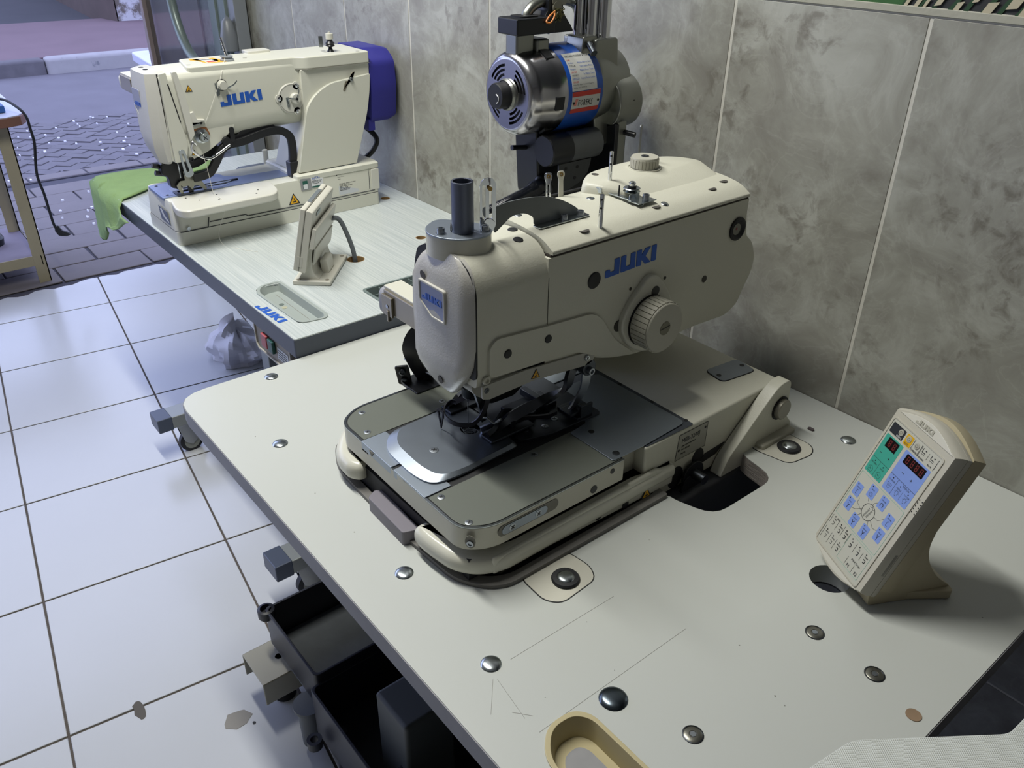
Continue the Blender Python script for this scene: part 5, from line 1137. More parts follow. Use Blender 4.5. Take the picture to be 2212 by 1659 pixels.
# ================================================================== FABRIC CUTTER (straight-knife cutting machine)
ct = thing('cloth_cutter', (-1.15, -.2, .76), 'upright cloth cutting machine with polished motor and blue band, standing against the wall', 'cutting machine')
cx, cz = -1.148, 1.243
Mc = Matrix(((1, 0, 0, cx), (0, 0, 1, 0), (0, 1, 0, cz), (0, 0, 0, 1)))     # local z runs along world +Y
Mc.translation = V((cx, 0, cz))
polish = mat('polished_aluminium', 'b4b3b6', .2, 1, bump=.05, bscale=60, var=.1, vscale=10)
cast2 = mat('satin_aluminium', '93958f', .33, .9, bump=.06, bscale=90, var=.08)
blu2 = mat('motor_blue', '1d4fa8', .3)
bell = MB().lathe([(.0555, -.3132), (.058, -.3135), (.0625, -.311), (.068, -.304), (.0705, -.292), (.0715, -.262), (.0735, -.258), (.0735, -.238)], Mc, 56, cap=False).build('motor_bell', polish, ct, smooth=40)
fcm = MB(); fcm.lathe([(0, -.3075), (.058, -.3075)], Mc, 40, cap=False); fcm.build('bell_dark_inside', blackm, ct)
# front face with slots
slots = []
for base_a in (35, 125, 215, 305):
    for r_, half in ((.0475, 27), (.040, 25), (.0325, 21)):
        aa = [math.radians(base_a-half+2*half*i/8) for i in range(9)]
        slots.append([((r_+.0022)*math.cos(a), (r_+.0022)*math.sin(a)) for a in aa]+[((r_-.0022)*math.cos(a), (r_-.0022)*math.sin(a)) for a in aa[::-1]])
Mface = Matrix(((1, 0, 0, cx), (0, 0, -1, -.311), (0, 1, 0, cz), (0, 0, 0, 1)))
MB().prism(circ(0, 0, .0565, 48), .0018, .0028, Mface, slots).build('slotted_face', polish, ct, smooth=25)
kb_ = MB().lathe([(.025, 0), (.025, .006), (.022, .008), (.022, .009), (.0215, .024), (.020, .027), (0, .0275)], Mface @ Matrix.Translation((0, 0, .002)), 32).build('front_knob', rubber, ct)
MB().lathe([(.0255, 0), (.0265, .004), (.024, .008)], Mface @ Matrix.Translation((0, 0, .002)), 32, cap=False).build('knob_collar', cast2, ct)
MB().tube(spline([Mface @ V(p) for p in ((.004, .004, .0298), (.010, .0, .0300), (.010, -.007, .0300), (.005, -.011, .0298))], 4), .0009, 5).build('paint_mark', white_p, kb_)
MB().lathe([(.0735, -.238), (.0742, -.236), (.0742, -.158), (.0735, -.156)], Mc, 56, cap=False).build('blue_band', blu2, ct, smooth=40)
for a, z_ in ((-8, -.262), (-60, -.262), (62, -.262), (110, -.262)):
    A = math.radians(a); p = V((cx+.0735*math.cos(A), z_+.006, cz+.0735*math.sin(A)))
    MB().box((-.009, -.011, -.003), (.009, .011, .0006), frame(p, (0, 1, 0), (-math.sin(A), 0, math.cos(A)))).build('vent_slot', blackm, ct)
for a in (-20, 50, 100, 160):
    A = math.radians(a); MB().box((-.020, -.0012, -.001), (.020, .0012, .0008), frame(V((cx+.0724*math.cos(A), -.28, cz+.0724*math.sin(A))), (0, 1, 0), (-math.sin(A), 0, math.cos(A)))).build('casting_rib', polish, ct) if False else None
gear = MB().lathe([(.0735, -.156), (.074, -.150), (.070, -.125), (.062, -.10), (.058, -.07), (0, -.066)], Mc, 48, cap=False).build('rear_housing', cast2, ct, smooth=45)
MB().lathe([(0, -.118), (.046, -.118), (.048, -.112), (.048, -.062), (.040, -.055), (0, -.053)], Matrix(((1, 0, 0, cx+.036), (0, 0, 1, 0), (0, 1, 0, cz-.030), (0, 0, 0, 1))), 36).build('gear_cover', cast2, ct, bevel=.002)
hole((cx+.083, -.085, cz-.025), ct, .0035, V((1, 0, 0)))
MB().prism(rpoly([(-.160, 1.325), (-.105, 1.325), (-.100, 1.28), (-.085, 1.22), (-.085, 1.14), (-.150, 1.14)], .006), -.055, .030, YZ(-1.125)).build('column_block', cast2, ct, bevel=.004)
for dx, dy, r_ in ((.0, -.167, .0085), (.012, -.150, .0125), (.022, -.128, .0125)): MB().cyl((-1.122+dx-.012, dy, 1.322), (-1.122+dx-.012, dy, 1.62), r_, n=24).build('chrome_column', chrome, ct)
for p in ((-1.10, -.172, 1.318), ): MB().cyl(p, (p[0]+.02, p[1]-.006, p[2]-.012), .006, n=12).build('bolt', gun, ct)
# switch box, neck, plug bracket
MB().box((-1.163, -.307, 1.300), (-1.132, -.268, 1.340)).build('neck', cast2, ct, bevel=.004)
MB().box((-1.168, -.268, 1.296), (-1.125, -.240, 1.330)).build('neck_web', cast2, ct, bevel=.004)
sb = MB().box((-1.170, -.318, 1.3385), (-1.118, -.235, 1.3645)).build('switch_box', black, ct, bevel=.0025)
MB().prism(rrect(-1.162, -.300, -1.128, -.262, .006), 1.3645, 1.3665).build('box_lid', blackm, sb)
b = MB(); b.prism(rpoly([(-.245, 1.336), (-.178, 1.336), (-.184, 1.345), (-.204, 1.368), (-.206, 1.42), (-.236, 1.42), (-.238, 1.372), (-.246, 1.362)], .003), -.016, .016, YZ(-1.150)); b.build('plug_bracket', black, ct, bevel=.002)
b = MB(); b.cyl((-1.133, -.220, 1.376), (-1.130, -.220, 1.376), .010, n=24); b.build('plug_button', mat('button_olive', '8a887a', .5), ct)
pt = MB().prism(rpoly([(-.230, 1.380), (-.200, 1.380), (-.196, 1.42), (-.232, 1.42)], .004), 0, .003, YZ(-1.1340)).build('plug_face', mat('plug_pale', '8f8d80', .5), ct)
b = MB(); q = random.Random(8)
for k in range(6): b.tube(spline([(-1.130+q.uniform(-.004, .004), -.218+q.uniform(-.012, .014), 1.378-q.uniform(0, .026)) for _ in range(4)], 4), .0011, 5)
b.build('frayed_wires', mat('wire_olive', '5c5a33', .5), ct, kind='stuff')
b = MB(); b.tube(spline([(-1.12, -.235, 1.372), (-1.118, -.248, 1.366), (-1.115, -.258, 1.358), (-1.112, -.252, 1.356), (-1.114, -.242, 1.364), (-1.12, -.236, 1.370)], 5), .0016, 6); b.build('orange_wire', mat('wire_orange', 'c4793a', .5), ct)
MB().tube(spline([(-1.18, -.20, 1.33), (-1.182, -.185, 1.36), (-1.175, -.18, 1.40), (-1.168, -.17, 1.46)], 5), .006, 8).build('black_cable', rubber, ct)
# carrying handle
hd_ = spline([(-1.15, -.275, 1.345), (-1.15, -.272, 1.366), (-1.15, -.250, 1.382), (-1.15, -.205, 1.386), (-1.15, -.165, 1.378), (-1.15, -.150, 1.355), (-1.145, -.156, 1.325)], 6)
MB().tube(hd_, .0085, 12).build('carry_handle', cast2, ct)
MB().prism(rpoly([(-.182, 1.330), (-.150, 1.330), (-.148, 1.308), (-.160, 1.298), (-.186, 1.302)], .003), -.02, .022, YZ(-1.125)).build('handle_foot', cast2, ct, bevel=.002)
for y in (-.172, -.159): MB().cyl((-1.104, y, 1.315), (-1.101, y, 1.315), .0045, n=14).build('handle_screw', blackm, ct)
# curved labels on the blue band
def band_pt(a, y, r=.0750): return V((cx+r*math.cos(a), y, cz+r*math.sin(a)))
def curved(a0, a1, y0, y1, r, nm, m_, par, n=12):
    b = MB(); vs = []
    for i in range(n+1):
        a = a0+(a1-a0)*i/n; vs.append([b.bm.verts.new(band_pt(a, y0, r)), b.bm.verts.new(band_pt(a, y1, r)), b.bm.verts.new(band_pt(a, y1, r-.0006)), b.bm.verts.new(band_pt(a, y0, r-.0006))])
    b._rings(vs); return b.build(nm, m_, par)
def ctext(s, a, y, size, m_, par, align='LEFT', sx=1, name='lettering'):
    c = bpy.data.curves.new('txt', 'FONT'); c.body = s; c.size = size; c.align_x = align; c.resolution_u = 1
    o = bpy.data.objects.new('txt', c); COL.objects.link(o); dg = bpy.context.evaluated_depsgraph_get()
    me = bpy.data.meshes.new_from_object(o.evaluated_get(dg)); bpy.data.objects.remove(o); bpy.data.curves.remove(c)
    off = wloc(par)
    for v in me.vertices: v.co = band_pt(a+v.co.y/.075, y+v.co.x*sx, .0757)-off
    me.materials.clear(); me.materials.append(m_); o = bpy.data.objects.new(name, me); COL.objects.link(o); o.parent = par; return o
D = math.radians
s_a = curved(D(5), D(57), -.230, -.172, .0752, 'dealer_sticker', mat('sticker_white', 'c9cac6', .4), ct)
ctext('ARSLAN MAKINA & IPLIK', D(50), -.2275, .0062, ink, s_a, sx=.80)
for i, (t_, m_) in enumerate((('JUKI', red_m), ('brother', blue_l), ('TYPICAL', ink), ('Kingtex', blue_l), ('SIRUBA', red_m), ('YAMATO', ink), ('RIMOLDI', blue_l), ('SINGER', red_m))): ctext(t_, D(44.5-4.2*i), -.2275, .0043, m_, s_a, sx=.9)
for i, t_ in enumerate(('Makina Alim ve Satim', 'Tamir Bakim Motor', 'Makina Motor Tamiri', 'Ev Makina Tamiri', 'Orijinal Parca Cesitleri')): ctext(t_, D(40-5.2*i), -.1745, .0042, blue_l, s_a, 'RIGHT', .88)
ctext('Merkez Mah. Bagdat Cad. No:55 Gungoren', D(12), -.228, .0030, ink, s_a, sx=.9); ctext('Tel-Fax: 0212 557 99 66', D(8.3), -.228, .0032, ink, s_a)
s_b = curved(D(-24), D(4), -.230, -.164, .0752, 'brand_plate', MATS['sticker_white'], ct)
curved(D(-2), D(4), -.230, -.164, .0755, 'red_bar', red_m, s_b); curved(D(-24), D(-18), -.230, -.164, .0755, 'red_bar', red_m, s_b)
ctext('FOREKS', D(-14.5), -.216, .0150, ink, s_b, sx=.66)
b = MB(); b.prism([(0, 0), (.006, 0), (.009, .012), (.003, .012)], 0, .0004, frame(band_pt(D(-14), -.2255, .0754), (0, 1, 0), (-math.sin(D(-10)), 0, math.cos(D(-10))))); b.build('red_flash', mat('pale_red', 'd88a80', .5), s_b)
for y in (-.226, -.168): hole(band_pt(D(-10), y, .0756), s_b, .0022, V((math.cos(D(-10)), 0, math.sin(D(-10)))))
# dark body under the motor
b = MB(); b.prism(rpoly([(-.272, 1.20), (-.10, 1.20), (-.088, 1.165), (-.10, 1.09), (-.13, 1.05), (-.235, 1.03), (-.262, 1.06)], .008), -.062, .0, YZ(-1.118)); b.build('gear_body', black, ct, bevel=.004)
MB().lathe([(0, 0), (.0255, 0), (.0275, .002), (.0275, .050), (0, .050)], Matrix(((1, 0, 0, -1.096), (0, 0, 1, -.272), (0, 1, 0, 1.150), (0, 0, 0, 1))), 32).build('capacitor_cap', black, ct)
MB().lathe([(0, 0), (.0265, 0), (.0265, .072), (0, .072)], Matrix(((1, 0, 0, -1.096), (0, 0, 1, -.222), (0, 1, 0, 1.150), (0, 0, 0, 1))), 32).build('capacitor_can', mat('can_grey', '66696b', .4, .6), ct)
pg = MB().prism(rpoly([(-.245, 1.125), (-.165, 1.125), (-.172, 1.10), (-.190, 1.085), (-.243, 1.068)], .003), 0, .004, YZ(-1.088)).build('side_plate', mat('plate_dark_grey', '46484a', .4, .4), ct, bevel=.0006)
for y, z in ((-.228, 1.115), (-.200, 1.114), (-.205, 1.095), (-.238, 1.075)): hole((-1.0838, y, z), pg, .003, V((1, 0, 0)))
MB().box((-1.17, -.112, 1.06), (-1.075, -.085, 1.19)).build('rear_shroud', cast2, ct, bevel=.006); MB().box((-1.16, -.118, 1.07), (-1.073, -.108, 1.18)).build('shroud_edge', black, ct, bevel=.003)
MB().cyl((-1.10, -.10, 1.165), (-1.055, -.085, 1.160), .005, n=12).build('side_knob', black, ct)
MB().cyl((-1.15, -.30, 1.150), (-1.15, -.268, 1.146), .0045, n=12).build('guard_pin', black, ct)
gr = MB().tube(spline([(-1.12, -.245, 1.075), (-1.105, -.275, 1.083), (-1.10, -.31, 1.078), (-1.10, -.36, 1.067), (-1.10, -.395, 1.06)], 5), [.016]*8+[.013]*20, 14).build('grip_handle', mat('glossy_black', '0f1117', .18), ct)
MB().ball((-1.115, -.255, 1.085), .018, 10).build('grip_lug', black, ct)
MB().box((-1.20, -.20, .80), (-1.14, -.14, 1.08)).build('knife_standard', black, ct, bevel=.004)
MB().box((-1.165, -.225, .81), (-1.155, -.198, 1.08)).build('blade', steel, ct)
MB().tube(spline([(-1.085, -.225, 1.06), (-1.075, -.235, 1.03), (-1.085, -.235, .99), (-1.10, -.23, .95)], 5), .010, 10).build('presser_arm', mat('glossy_black', '0f1117', .18), ct)
MB().box((-1.10, -.262, 1.045), (-1.095, -.225, 1.049)).build('link_rod', chrome_d, ct)
MB().prism(rpoly([(-1.235, -.30), (-1.09, -.30), (-1.09, -.06), (-1.235, -.06)], .03, 6), .768, .775).build('base_plate', cast2, ct, bevel=.002)
for x in (-1.21, -1.115):
    for y in (-.27, -.09): MB().cyl((x, y, TT), (x, y, .769), .010, n=14).build('base_roller', rubber, ct)

# ================================================================== CONTROL PANEL 1
co1 = thing('control_panel', (-.29, -.33, TT), 'cream keypad control panel with red digit windows on a wedge stand, near the wall', 'control panel')
pu = V((.88746, -.46090, 0)); pv = V((.16158, .31113, .93653)); po = V((-.37156, -.30685, .97478))
Mo = frame(po, pu, pv)      # u right, v up along the slanted face, w out of it (metres); overlay top-left is the origin
def mm(x, y): return (x*.001, -y*.001)
shell = mat('panel_shell', 'b9b6aa', .42, bump=.05, bscale=500); stand_m = mat('yellowed_plastic', 'aea58a', .45, bump=.05, bscale=400)
out = [mm(-7, 197)]+[mm(-7+114*t, 199+15*math.sin(PI*t)) for t in [i/12 for i in range(1, 12)]]+[mm(107.5, 199)]+[mm(107.5, -13)]+[mm(107.5-114.5*t, -13-14*math.sin(PI*t)) for t in [i/12 for i in range(1, 12)]]+[mm(-7, -12)]
cxo, cyo = .050, -.095
def sc(pts, kx, ky, w_): return [(cxo+(p[0]-cxo)*kx, cyo+(p[1]-cyo)*ky, w_) for p in pts]
b = MB(); b.loft([sc(out, .97, .985, -.026), sc(out, 1, 1, -.022), sc(out, 1, 1, -.0165)], Mo); b.build('rear_shell', shell, co1, smooth=40)
MB().loft([sc(out, .99, .995, -.017), sc(out, .99, .995, -.0155)], Mo).build('shell_seam', MATS['seam_soft'], co1)
b = MB(); b.loft([sc(out, 1, 1, -.0158), sc(out, 1, 1, -.008), sc(out, .985, .99, -.003), sc(out, .955, .975, .0006)], Mo); fs_ = b.build('front_shell', shell, co1, smooth=30)
lens = [mm(2, -10)]+[mm(2+100*t, -10-13.5*math.sin(PI*t)) for t in [i/12 for i in range(1, 12)]]+[mm(102, -10)]+[mm(102-100*t, -10+2.5*math.sin(PI*t)*0-0) for t in (.5,)]
MB().prism(lens, .0006, .0014, Mo).build('name_facet', mat('facet_cream', 'cbc9bf', .35), fs_, bevel=.0004)
logo(Mo @ Matrix.Translation((.0305, .0125, .0012)), .0066, mat('emboss_cream', 'a9a79b', .4), fs_, .0008, wide=1.12)
lens2 = [mm(2, 200)]+[mm(2+96*t, 200+8*math.sin(PI*t)) for t in [i/12 for i in range(1, 12)]]+[mm(98, 200)]
MB().prism(lens2, .0004, .0012, Mo).build('lower_facet', MATS['facet_cream'], fs_)
rim = rrect(-.0015, -.1985, .0965, .0015, .004)
MB().prism(rim, .0006, .0018, Mo, [rrect(.0002, -.1968, .0948, -.0002, .003)]).build('overlay_rim', shell, fs_)
ov_ = MB().prism(rrect(.0002, -.1968, .0948, -.0002, .003), .0006, .0010, Mo).build('keypad_overlay', mat('overlay_grey', 'bcbcb2', .35), co1)
def patch(x0, y0, x1, y1, m_, nm, par=ov_, w0=.0010, w1=.0012, r=.0012):
    return MB().prism(rrect(x0*.001, -y1*.001, x1*.001, -y0*.001, r), w0, w1, Mo).build(nm, m_, par)
kgreen = mat('key_green', '3fa08f', .4); kblue = mat('key_blue', '7d96d8', .4); kyel = mat('key_yellow', 'd3a51c', .4); kblk = mat('key_black', '2b2d33', .4); disp = mat('display_window', '1b1617', .12); seg = mat('unlit_red_segment', '6b2420', .4)
pg_ = patch(3.2, 21.2, 36.5, 77.6, kgreen, 'green_field'); pb_ = patch(41.8, 20.8, 89.4, 78, kblue, 'blue_field')
pk_ = patch(2.8, 4.3, 28, 18, kblk, 'ready_field'); py_ = patch(30.8, 4, 43.6, 18.4, kyel, 'reset_field')
d1_ = patch(10, 23.2, 30.3, 36.8, disp, 'digit_display', w1=.0013, r=.0006); d2_ = patch(47.2, 23.4, 84.3, 36.2, disp, 'digit_display', w1=.0013, r=.0006)
def seg8(cx, cy, h, par):
    b = MB(); w_ = h*.52; t = h*.12
    for (x0, y0, x1, y1) in ((-w_/2, h/2-t, w_/2, h/2), (-w_/2, -t/2, w_/2, t/2), (-w_/2, -h/2, w_/2, -h/2+t), (-w_/2, .02*h, -w_/2+t, h*.46), (w_/2-t, .02*h, w_/2, h*.46), (-w_/2, -h*.46, -w_/2+t, -.02*h), (w_/2-t, -h*.46, w_/2, -.02*h)):
        b.prism([((cx+x0)*.001, (-cy+y0)*.001), ((cx+x1)*.001, (-cy+y0)*.001), ((cx+x1)*.001, (-cy+y1)*.001), ((cx+x0)*.001, (-cy+y1)*.001)], .0013, .0014, Mo)
    b.build('digit', seg, par)
for x in (16, 24.6): seg8(x, 30, 8.6, d1_)
for x in (53, 61.6, 70.2, 78.8): seg8(x, 29.8, 8.6, d2_)
def line(pts, wd, par, m_=ink, nm='printed_line', w_=.00125):
    b = MB()
    for (x0, y0), (x1, y1) in zip(pts, pts[1:]):
        a = V((x0, -y0, 0))*.001; c = V((x1, -y1, 0))*.001; d = (c-a).normalized(); n_ = V((-d.y, d.x, 0))*wd*.0005
        b.prism([(a.x-n_.x, a.y-n_.y), (c.x-n_.x, c.y-n_.y), (c.x+n_.x, c.y+n_.y), (a.x+n_.x, a.y+n_.y)], .0010, w_, Mo)
    return b.build(nm, m_, par)
def tx(s_, x, y, size, par, m_=ink, al='CENTER', sx=.85): text(s_, Mo @ Matrix.Translation((x*.001, -y*.001, .00125)), size*.001, m_, par, d=.00005, align=al, sx=sx)
tx('READY', 21.3, 17.3, 3.6, pk_, white_p); tx('RESET', 37.2, 17.4, 3.6, py_); tx('THREAD', 52.2, 18, 3.4, ov_); tx('FORWARD', 65.5, 18.4, 2.9, ov_); tx('BACK', 82.5, 18.4, 3.1, ov_)
key_m = mat('key_dome', 'a9a79c', .4)
for x, y, nm in ((21.3, 9.8, 'key'), (37, 9.4, 'key'), (52.2, 9.2, 'key')):
    k_ = MB().lathe([(.0042, 0), (.0040, .0006), (.003, .0008), (0, .0008)], Mo @ Matrix.Translation((x*.001, -y*.001, .0011)), 20).build(nm, key_m, ov_)
    MB().prism(circ(x*.001, -y*.001, .0022, 14), .0019, .00195, Mo, [circ(x*.001, -y*.001, .0014, 14)]).build('key_mark', mat('mark_grey', '6f6e66', .5), k_)
line([(45.6, 3.6), (45.6, 18.4)], .5, ov_); line([(58.6, 3.6), (58.6, 18.4)], .5, ov_); line([(59.8, 3.6), (59.8, 18.4)], .4, ov_); line([(73.6, 5.5), (73.6, 14.5)], .3, ov_); line([(90, 4), (90, 18.6)], .6, ov_)
for x in (62.5, 78.5):
    line([(x, 4.8), (x, 9.8), (x+6, 9.8)], .8, ov_); line([(x, 12), (x+6.5, 12)], .4, ov_); MB().prism(circ((x+5.4)*.001, -.0062, .0012, 12, .0007), .0010, .0013, Mo).build('icon_dot', ink, ov_)
line([(3.2, 55.6), (36.5, 55.6)], .5, pg_); line([(20, 55.6), (20, 77.6)], .4, pg_); line([(10, 46.3), (13.6, 46.3)], .7, pg_); line([(25.8, 46.3), (29.6, 46.3)], .7, pg_); line([(27.7, 44.4), (27.7, 48.2)], .7, pg_)
line([(41.8, 55.3), (89.4, 55.3)], .5, pb_); line([(58.1, 55.3), (58.1, 78)], .5, pb_); line([(73.4, 62.5), (73.4, 74.5)], .3, pb_); line([(55.5, 46.2), (59.2, 46.2)], .7, pb_); line([(71.5, 46.2), (75.4, 46.2)], .7, pb_); line([(73.4, 44.3), (73.4, 48.1)], .7, pb_)
tx('PATTERN', 11.5, 63.6, 3.1, pg_); tx('DATA', 28, 63.6, 3.1, pg_); tx('COUNTER', 50, 63.4, 3.0, pb_); tx('TENSION', 74.5, 59.2, 3.6, pb_); tx('NEEDLE', 66, 65.6, 3.0, pb_); tx('LOOPER', 82, 65.6, 3.0, pb_)
def dot(x, y, par=ov_, r=.9): MB().prism(circ(x*.001, -y*.001, r*.001, 10), .0010, .00135, Mo).build('indicator_dot', blackm, par)
def diamond(x, y, par, r=4.0):
    line([(x-r, y-.4*r), (x, y-r), (x+r, y-.2*r), (x+.8*r, y+r), (x-.8*r, y+r), (x-r, y-.4*r)], .4, par); tx('No', x-.3, y+1.4, 3.2, par)
dot(11.5, 59.2, pg_); dot(28, 59.2, pg_); dot(50, 58.6, pb_); dot(66, 60.6, pb_); dot(82, 61.5, pb_)
diamond(11.5, 71, pg_); diamond(28, 71, pg_)
tx('123', 50, 70.5, 3.2, pb_); line([(46, 67), (54, 67), (51.5, 73.5), (48.5, 73.5), (46, 67)], .35, pb_)
for x in (66, 82):
    line([(x+2.6*math.cos(D(a)), 70-2.6*math.sin(D(a))) for a in range(-60, 241, 30)], .45, pb_); line([(x-1.5, 74), (x+1.5, 74)], .5, pb_)
    for a in range(0, 181, 36): line([(x+3.4*math.cos(D(a)), 70-3.4*math.sin(D(a))), (x+4.3*math.cos(D(a)), 70-4.3*math.sin(D(a)))], .3, pb_)
# key map with nine blue keys around the stitch picture
tl = mat('teal_line', '86b8a8', .5)
line([(3, 81), (91.5, 81), (91.5, 149), (3, 149), (3, 81)], .3, ov_, tl, 'teal_frame')
keys = [(13.4, 104.5, 'LENGTH'), (35, 92.5, 'SPACE'), (58.3, 92.6, 'STITCHES'), (14, 126.6, 'SPACE'), (80, 104, 'STITCHES'), (35.6, 138, 'STITCHES'), (58.2, 138, 'LENGTH'), (80, 126.2, 'OFFSET')]
for i, (x, y, s_) in enumerate(keys):
    k_ = patch(x-6.7, y-9, x+6.7, y+9, kblue, 'key'); dot(x-3.2, y-6.6, k_); tx(s_, x, y-2.2, 2.3, k_, sx=.8)
    if i in (0, 4): line([(x+2.5, y), (x-.5, y), (x-.5, y+6), (x+2.5, y+6)], .5, k_)
    elif i == 1:
        for a in range(20, 341, 40): line([(x+1.5*math.cos(D(a)), y+3.6-1.5*math.sin(D(a))), (x+3.4*math.cos(D(a)), y+3.6-3.4*math.sin(D(a)))], .45, k_)
    elif i == 2: line([(x+2.6*math.cos(D(a)), y+3.2-2.6*math.sin(D(a))) for a in range(-50, 231, 28)], 1.0, k_)
    else:
        line([(x-2.2, y), (x, y+3), (x+.2, y+7)], .9, k_); line([(x+2.2, y), (x+.2, y+3)], .9, k_)
c_ = (47.2, 115.5)
line([(c_[0]+11.3*math.cos(D(a)), c_[1]-10.8*math.sin(D(a))) for a in range(0, 361, 12)], .6, ov_, nm='circle_outline')
for j in range(22):
    t = j/21; 
    if j < 9: x, y, a = 44+t*6, 123-j*1.35, 0
    elif j < 13: a = D(200-(j-9)*60); x, y, a = 48.8+3*math.cos(a), 109.5-3*math.sin(a), a
    else: x, y, a = 51.5-(j-13)*.35, 111+(j-13)*1.35, 0
    line([(x-1.2, y), (x+1.2, y+.3)], .5, ov_, nm='stitch_mark')
for pts in ([(20, 109), (24, 112), (24, 117), (36.5, 121)], [(35, 101.5), (38, 105)], [(51.6, 97), (47.5, 101), (47, 104.5)], [(20.7, 128), (27, 126), (36.5, 118)], [(73.3, 106), (66, 114), (58.4, 114)], [(35.6, 129), (39, 124)], [(58, 129), (55, 124)], [(73, 124), (66, 126), (57.5, 121)]): line(pts, .25, ov_)
line([(45, 152), (90.5, 152), (90.5, 191), (45, 191), (45, 152)], .25, ov_, tl, 'teal_frame')
for x0_, y0_, y1_ in ((3.4, 154, 166), (3.4, 172, 190), (18, 156, 168), (18, 174, 190), (31, 153, 168), (31, 174, 190), (44, 154, 170), (61.5, 156, 170), (76.5, 158, 170), (61, 177, 189), (76.5, 179, 190)): line([(x0_, y0_), (x0_, y1_)], .35, ov_)
for s_, x, y in (('MAX', 10, 159), ('EYELET', 25.4, 160.4), ('KNIFE', 38, 160), ('AUTO', 10, 180), ('OPEN', 24, 180), ('ADJUST', 38.5, 180), ('CB', 53, 161), ('CA', 69, 161), ('SHAPE', 84, 161)):
    dot(x-1.5, y-4.6); tx(s_, x+.5, y-.6, 2.7, ov_)
    line([(x-2, y+2.4), (x+1.8, y+2.4), (x+1.8, y+6.4), (x-1.2, y+6.4)], 1.0 if x not in (10, 24) else .5, ov_)
tx('SPEED', 16, 155.5, 3.2, ov_); tx('FUNCTION', 76, 177.5, 4.2, ov_); tx('F1', 67.5, 188.5, 6.2, ov_, sx=1); tx('F2', 84.5, 188.5, 6.2, ov_, sx=1)
b = MB()
for i in range(5):
    for x in (98.4, 103.6): b.prism(circ(x*.001, -(55.5+4.4*i)*.001, .0009, 8), .0000, .0008, Mo)
b.build('speaker_holes', blackm, fs_, kind='stuff')
b = MB(); b.loft([[(.1075, -.132, -.010), (.1075, -.132, -.0145), (.1075, -.166, -.0145), (.1075, -.166, -.010)], [(.1082, -.134, -.011), (.1082, -.134, -.0135), (.1082, -.164, -.0135), (.1082, -.164, -.011)]], Mo); b.build('side_slot', MATS['seam_soft'], co1)
# stand: side profile (back, z) extruded across the width
hd2 = V((.4609, .88746, 0))
def SP(off): 
    M_ = frame(V((-.309, -.410, .78))+pu*off, hd2, (0, 0, 1)); return M_   # w axis = hd2 x z = +u direction
prof = [(.012, -.0195), (.128, -.0195), (.128, -.006), (.104, .012), (.084, .040), (.076, .066), (.080, .095), (.090, .130), (.097, .160), (.086, .172), (.075, .150), (.060, .110), (.040, .060), (.026, .022), (.010, .004)]
b = MB(); b.prism(rpoly(prof, [.004, .003, .006, .02, .02, .02, .02, .02, .006, .004, .004, .004, .004, .004, .004], 4), -.1165, -.001, SP(0)); b.build('wedge_stand', stand_m, co1, bevel=.003, seg=2)
top_arc = [mm(-6, 190)]+[mm(-6, -14)]+[mm(-6+112*t, -14-17*math.sin(PI*t)) for t in [i/12 for i in range(1, 12)]]+[mm(106, -14), mm(106, 190)]
b = MB(); b.loft([[(p[0], p[1], -.0262) for p in top_arc], [(p[0], p[1], -.044) for p in top_arc], [(.05+(p[0]-.05)*.975, p[1]-.002, -.048) for p in top_arc]], Mo); b.build('stand_back', stand_m, co1, smooth=40)
foot = [V((-.309, -.410, 0))+hd2*a+pu*c for a, c in ((.060, -.002), (.108, .006), (.128, .010), (.128, -.13), (.10, -.125), (.06, -.116))]
MB().prism(rpoly([(p.x, p.y) for p in foot], .01), TT+.0006, TT+.014).build('foot_flare', stand_m, co1, bevel=.002)

# ================================================================== CONTROL PANEL 2 (seen from behind)
fl2 = V((-1.590, -.553, Z2)); u2_ = V((-.742, .67, 0)).normalized(); p2_ = V((.67, .742, 0)).normalized()
co2 = thing('control_panel', fl2+u2_*.08+p2_*.04, 'small white control panel on a curved stand, seen from behind with its grey cable', 'control panel')
def PF(off): return frame(fl2+u2_*off, p2_, (0, 0, 1))     # w axis = p x z = -u2 ... extrude negative to go along u2
wsign = -1 if frame(fl2, p2_, (0, 0, 1)).col[2].to_3d().dot(u2_) < 0 else 1
ww = mat('console_white', 'cbc9bd', .38, bump=.04, bscale=500)
def ex(b, pts, a, c, r=0): 
    lo, hi = sorted((a*wsign, c*wsign)); b.prism(rpoly(pts, r) if r else pts, lo, hi, PF(0)); return b
ex(MB(), [(.006, .037), (.017, .033), (.0485, .1715), (.038, .1745)], -.004, .176, .003).build('front_shell', ww, co2, bevel=.002, seg=3)
ex(MB(), [(.018, .033), (.032, .029), (.0635, .165), (.0495, .171)], -.004, .176, .004).build('rear_shell', ww, co2, bevel=.002, seg=3)
b = MB(); ex(b, [(.0175, .034), (.0183, .034), (.0492, .171), (.0484, .1712)], -.0045, .1765).build('shell_seam', MATS['seam_soft'], co2)
b = MB(); ex(b, [(.0, .0006), (.084, .0006), (.084, .010), (.0, .010)], .0, .165, .003); bsp = b.build('base_plate', ww, co2, bevel=.002, seg=3)
b = MB(); ex(b, [(.010, .008), (.058, .009), (.047, .020), (.0425, .036), (.0455, .065), (.061, .120), (.0535, .122), (.031, .040), (.022, .028)], .012, .153, .004); b.build('curved_neck', ww, co2, bevel=.002, seg=3)
b = MB(); ex(b, [(.046, .085), (.056, .083), (.0665, .128), (.0585, .131)], -.003, .173, .002); b.build('back_ledge', ww, co2, bevel=.0015)
b = MB(); ex(b, [(.046, .045), (.0495, .044), (.058, .082), (.054, .083)], .01, .16, .001); b.build('back_panel', ww, co2, bevel=.001)
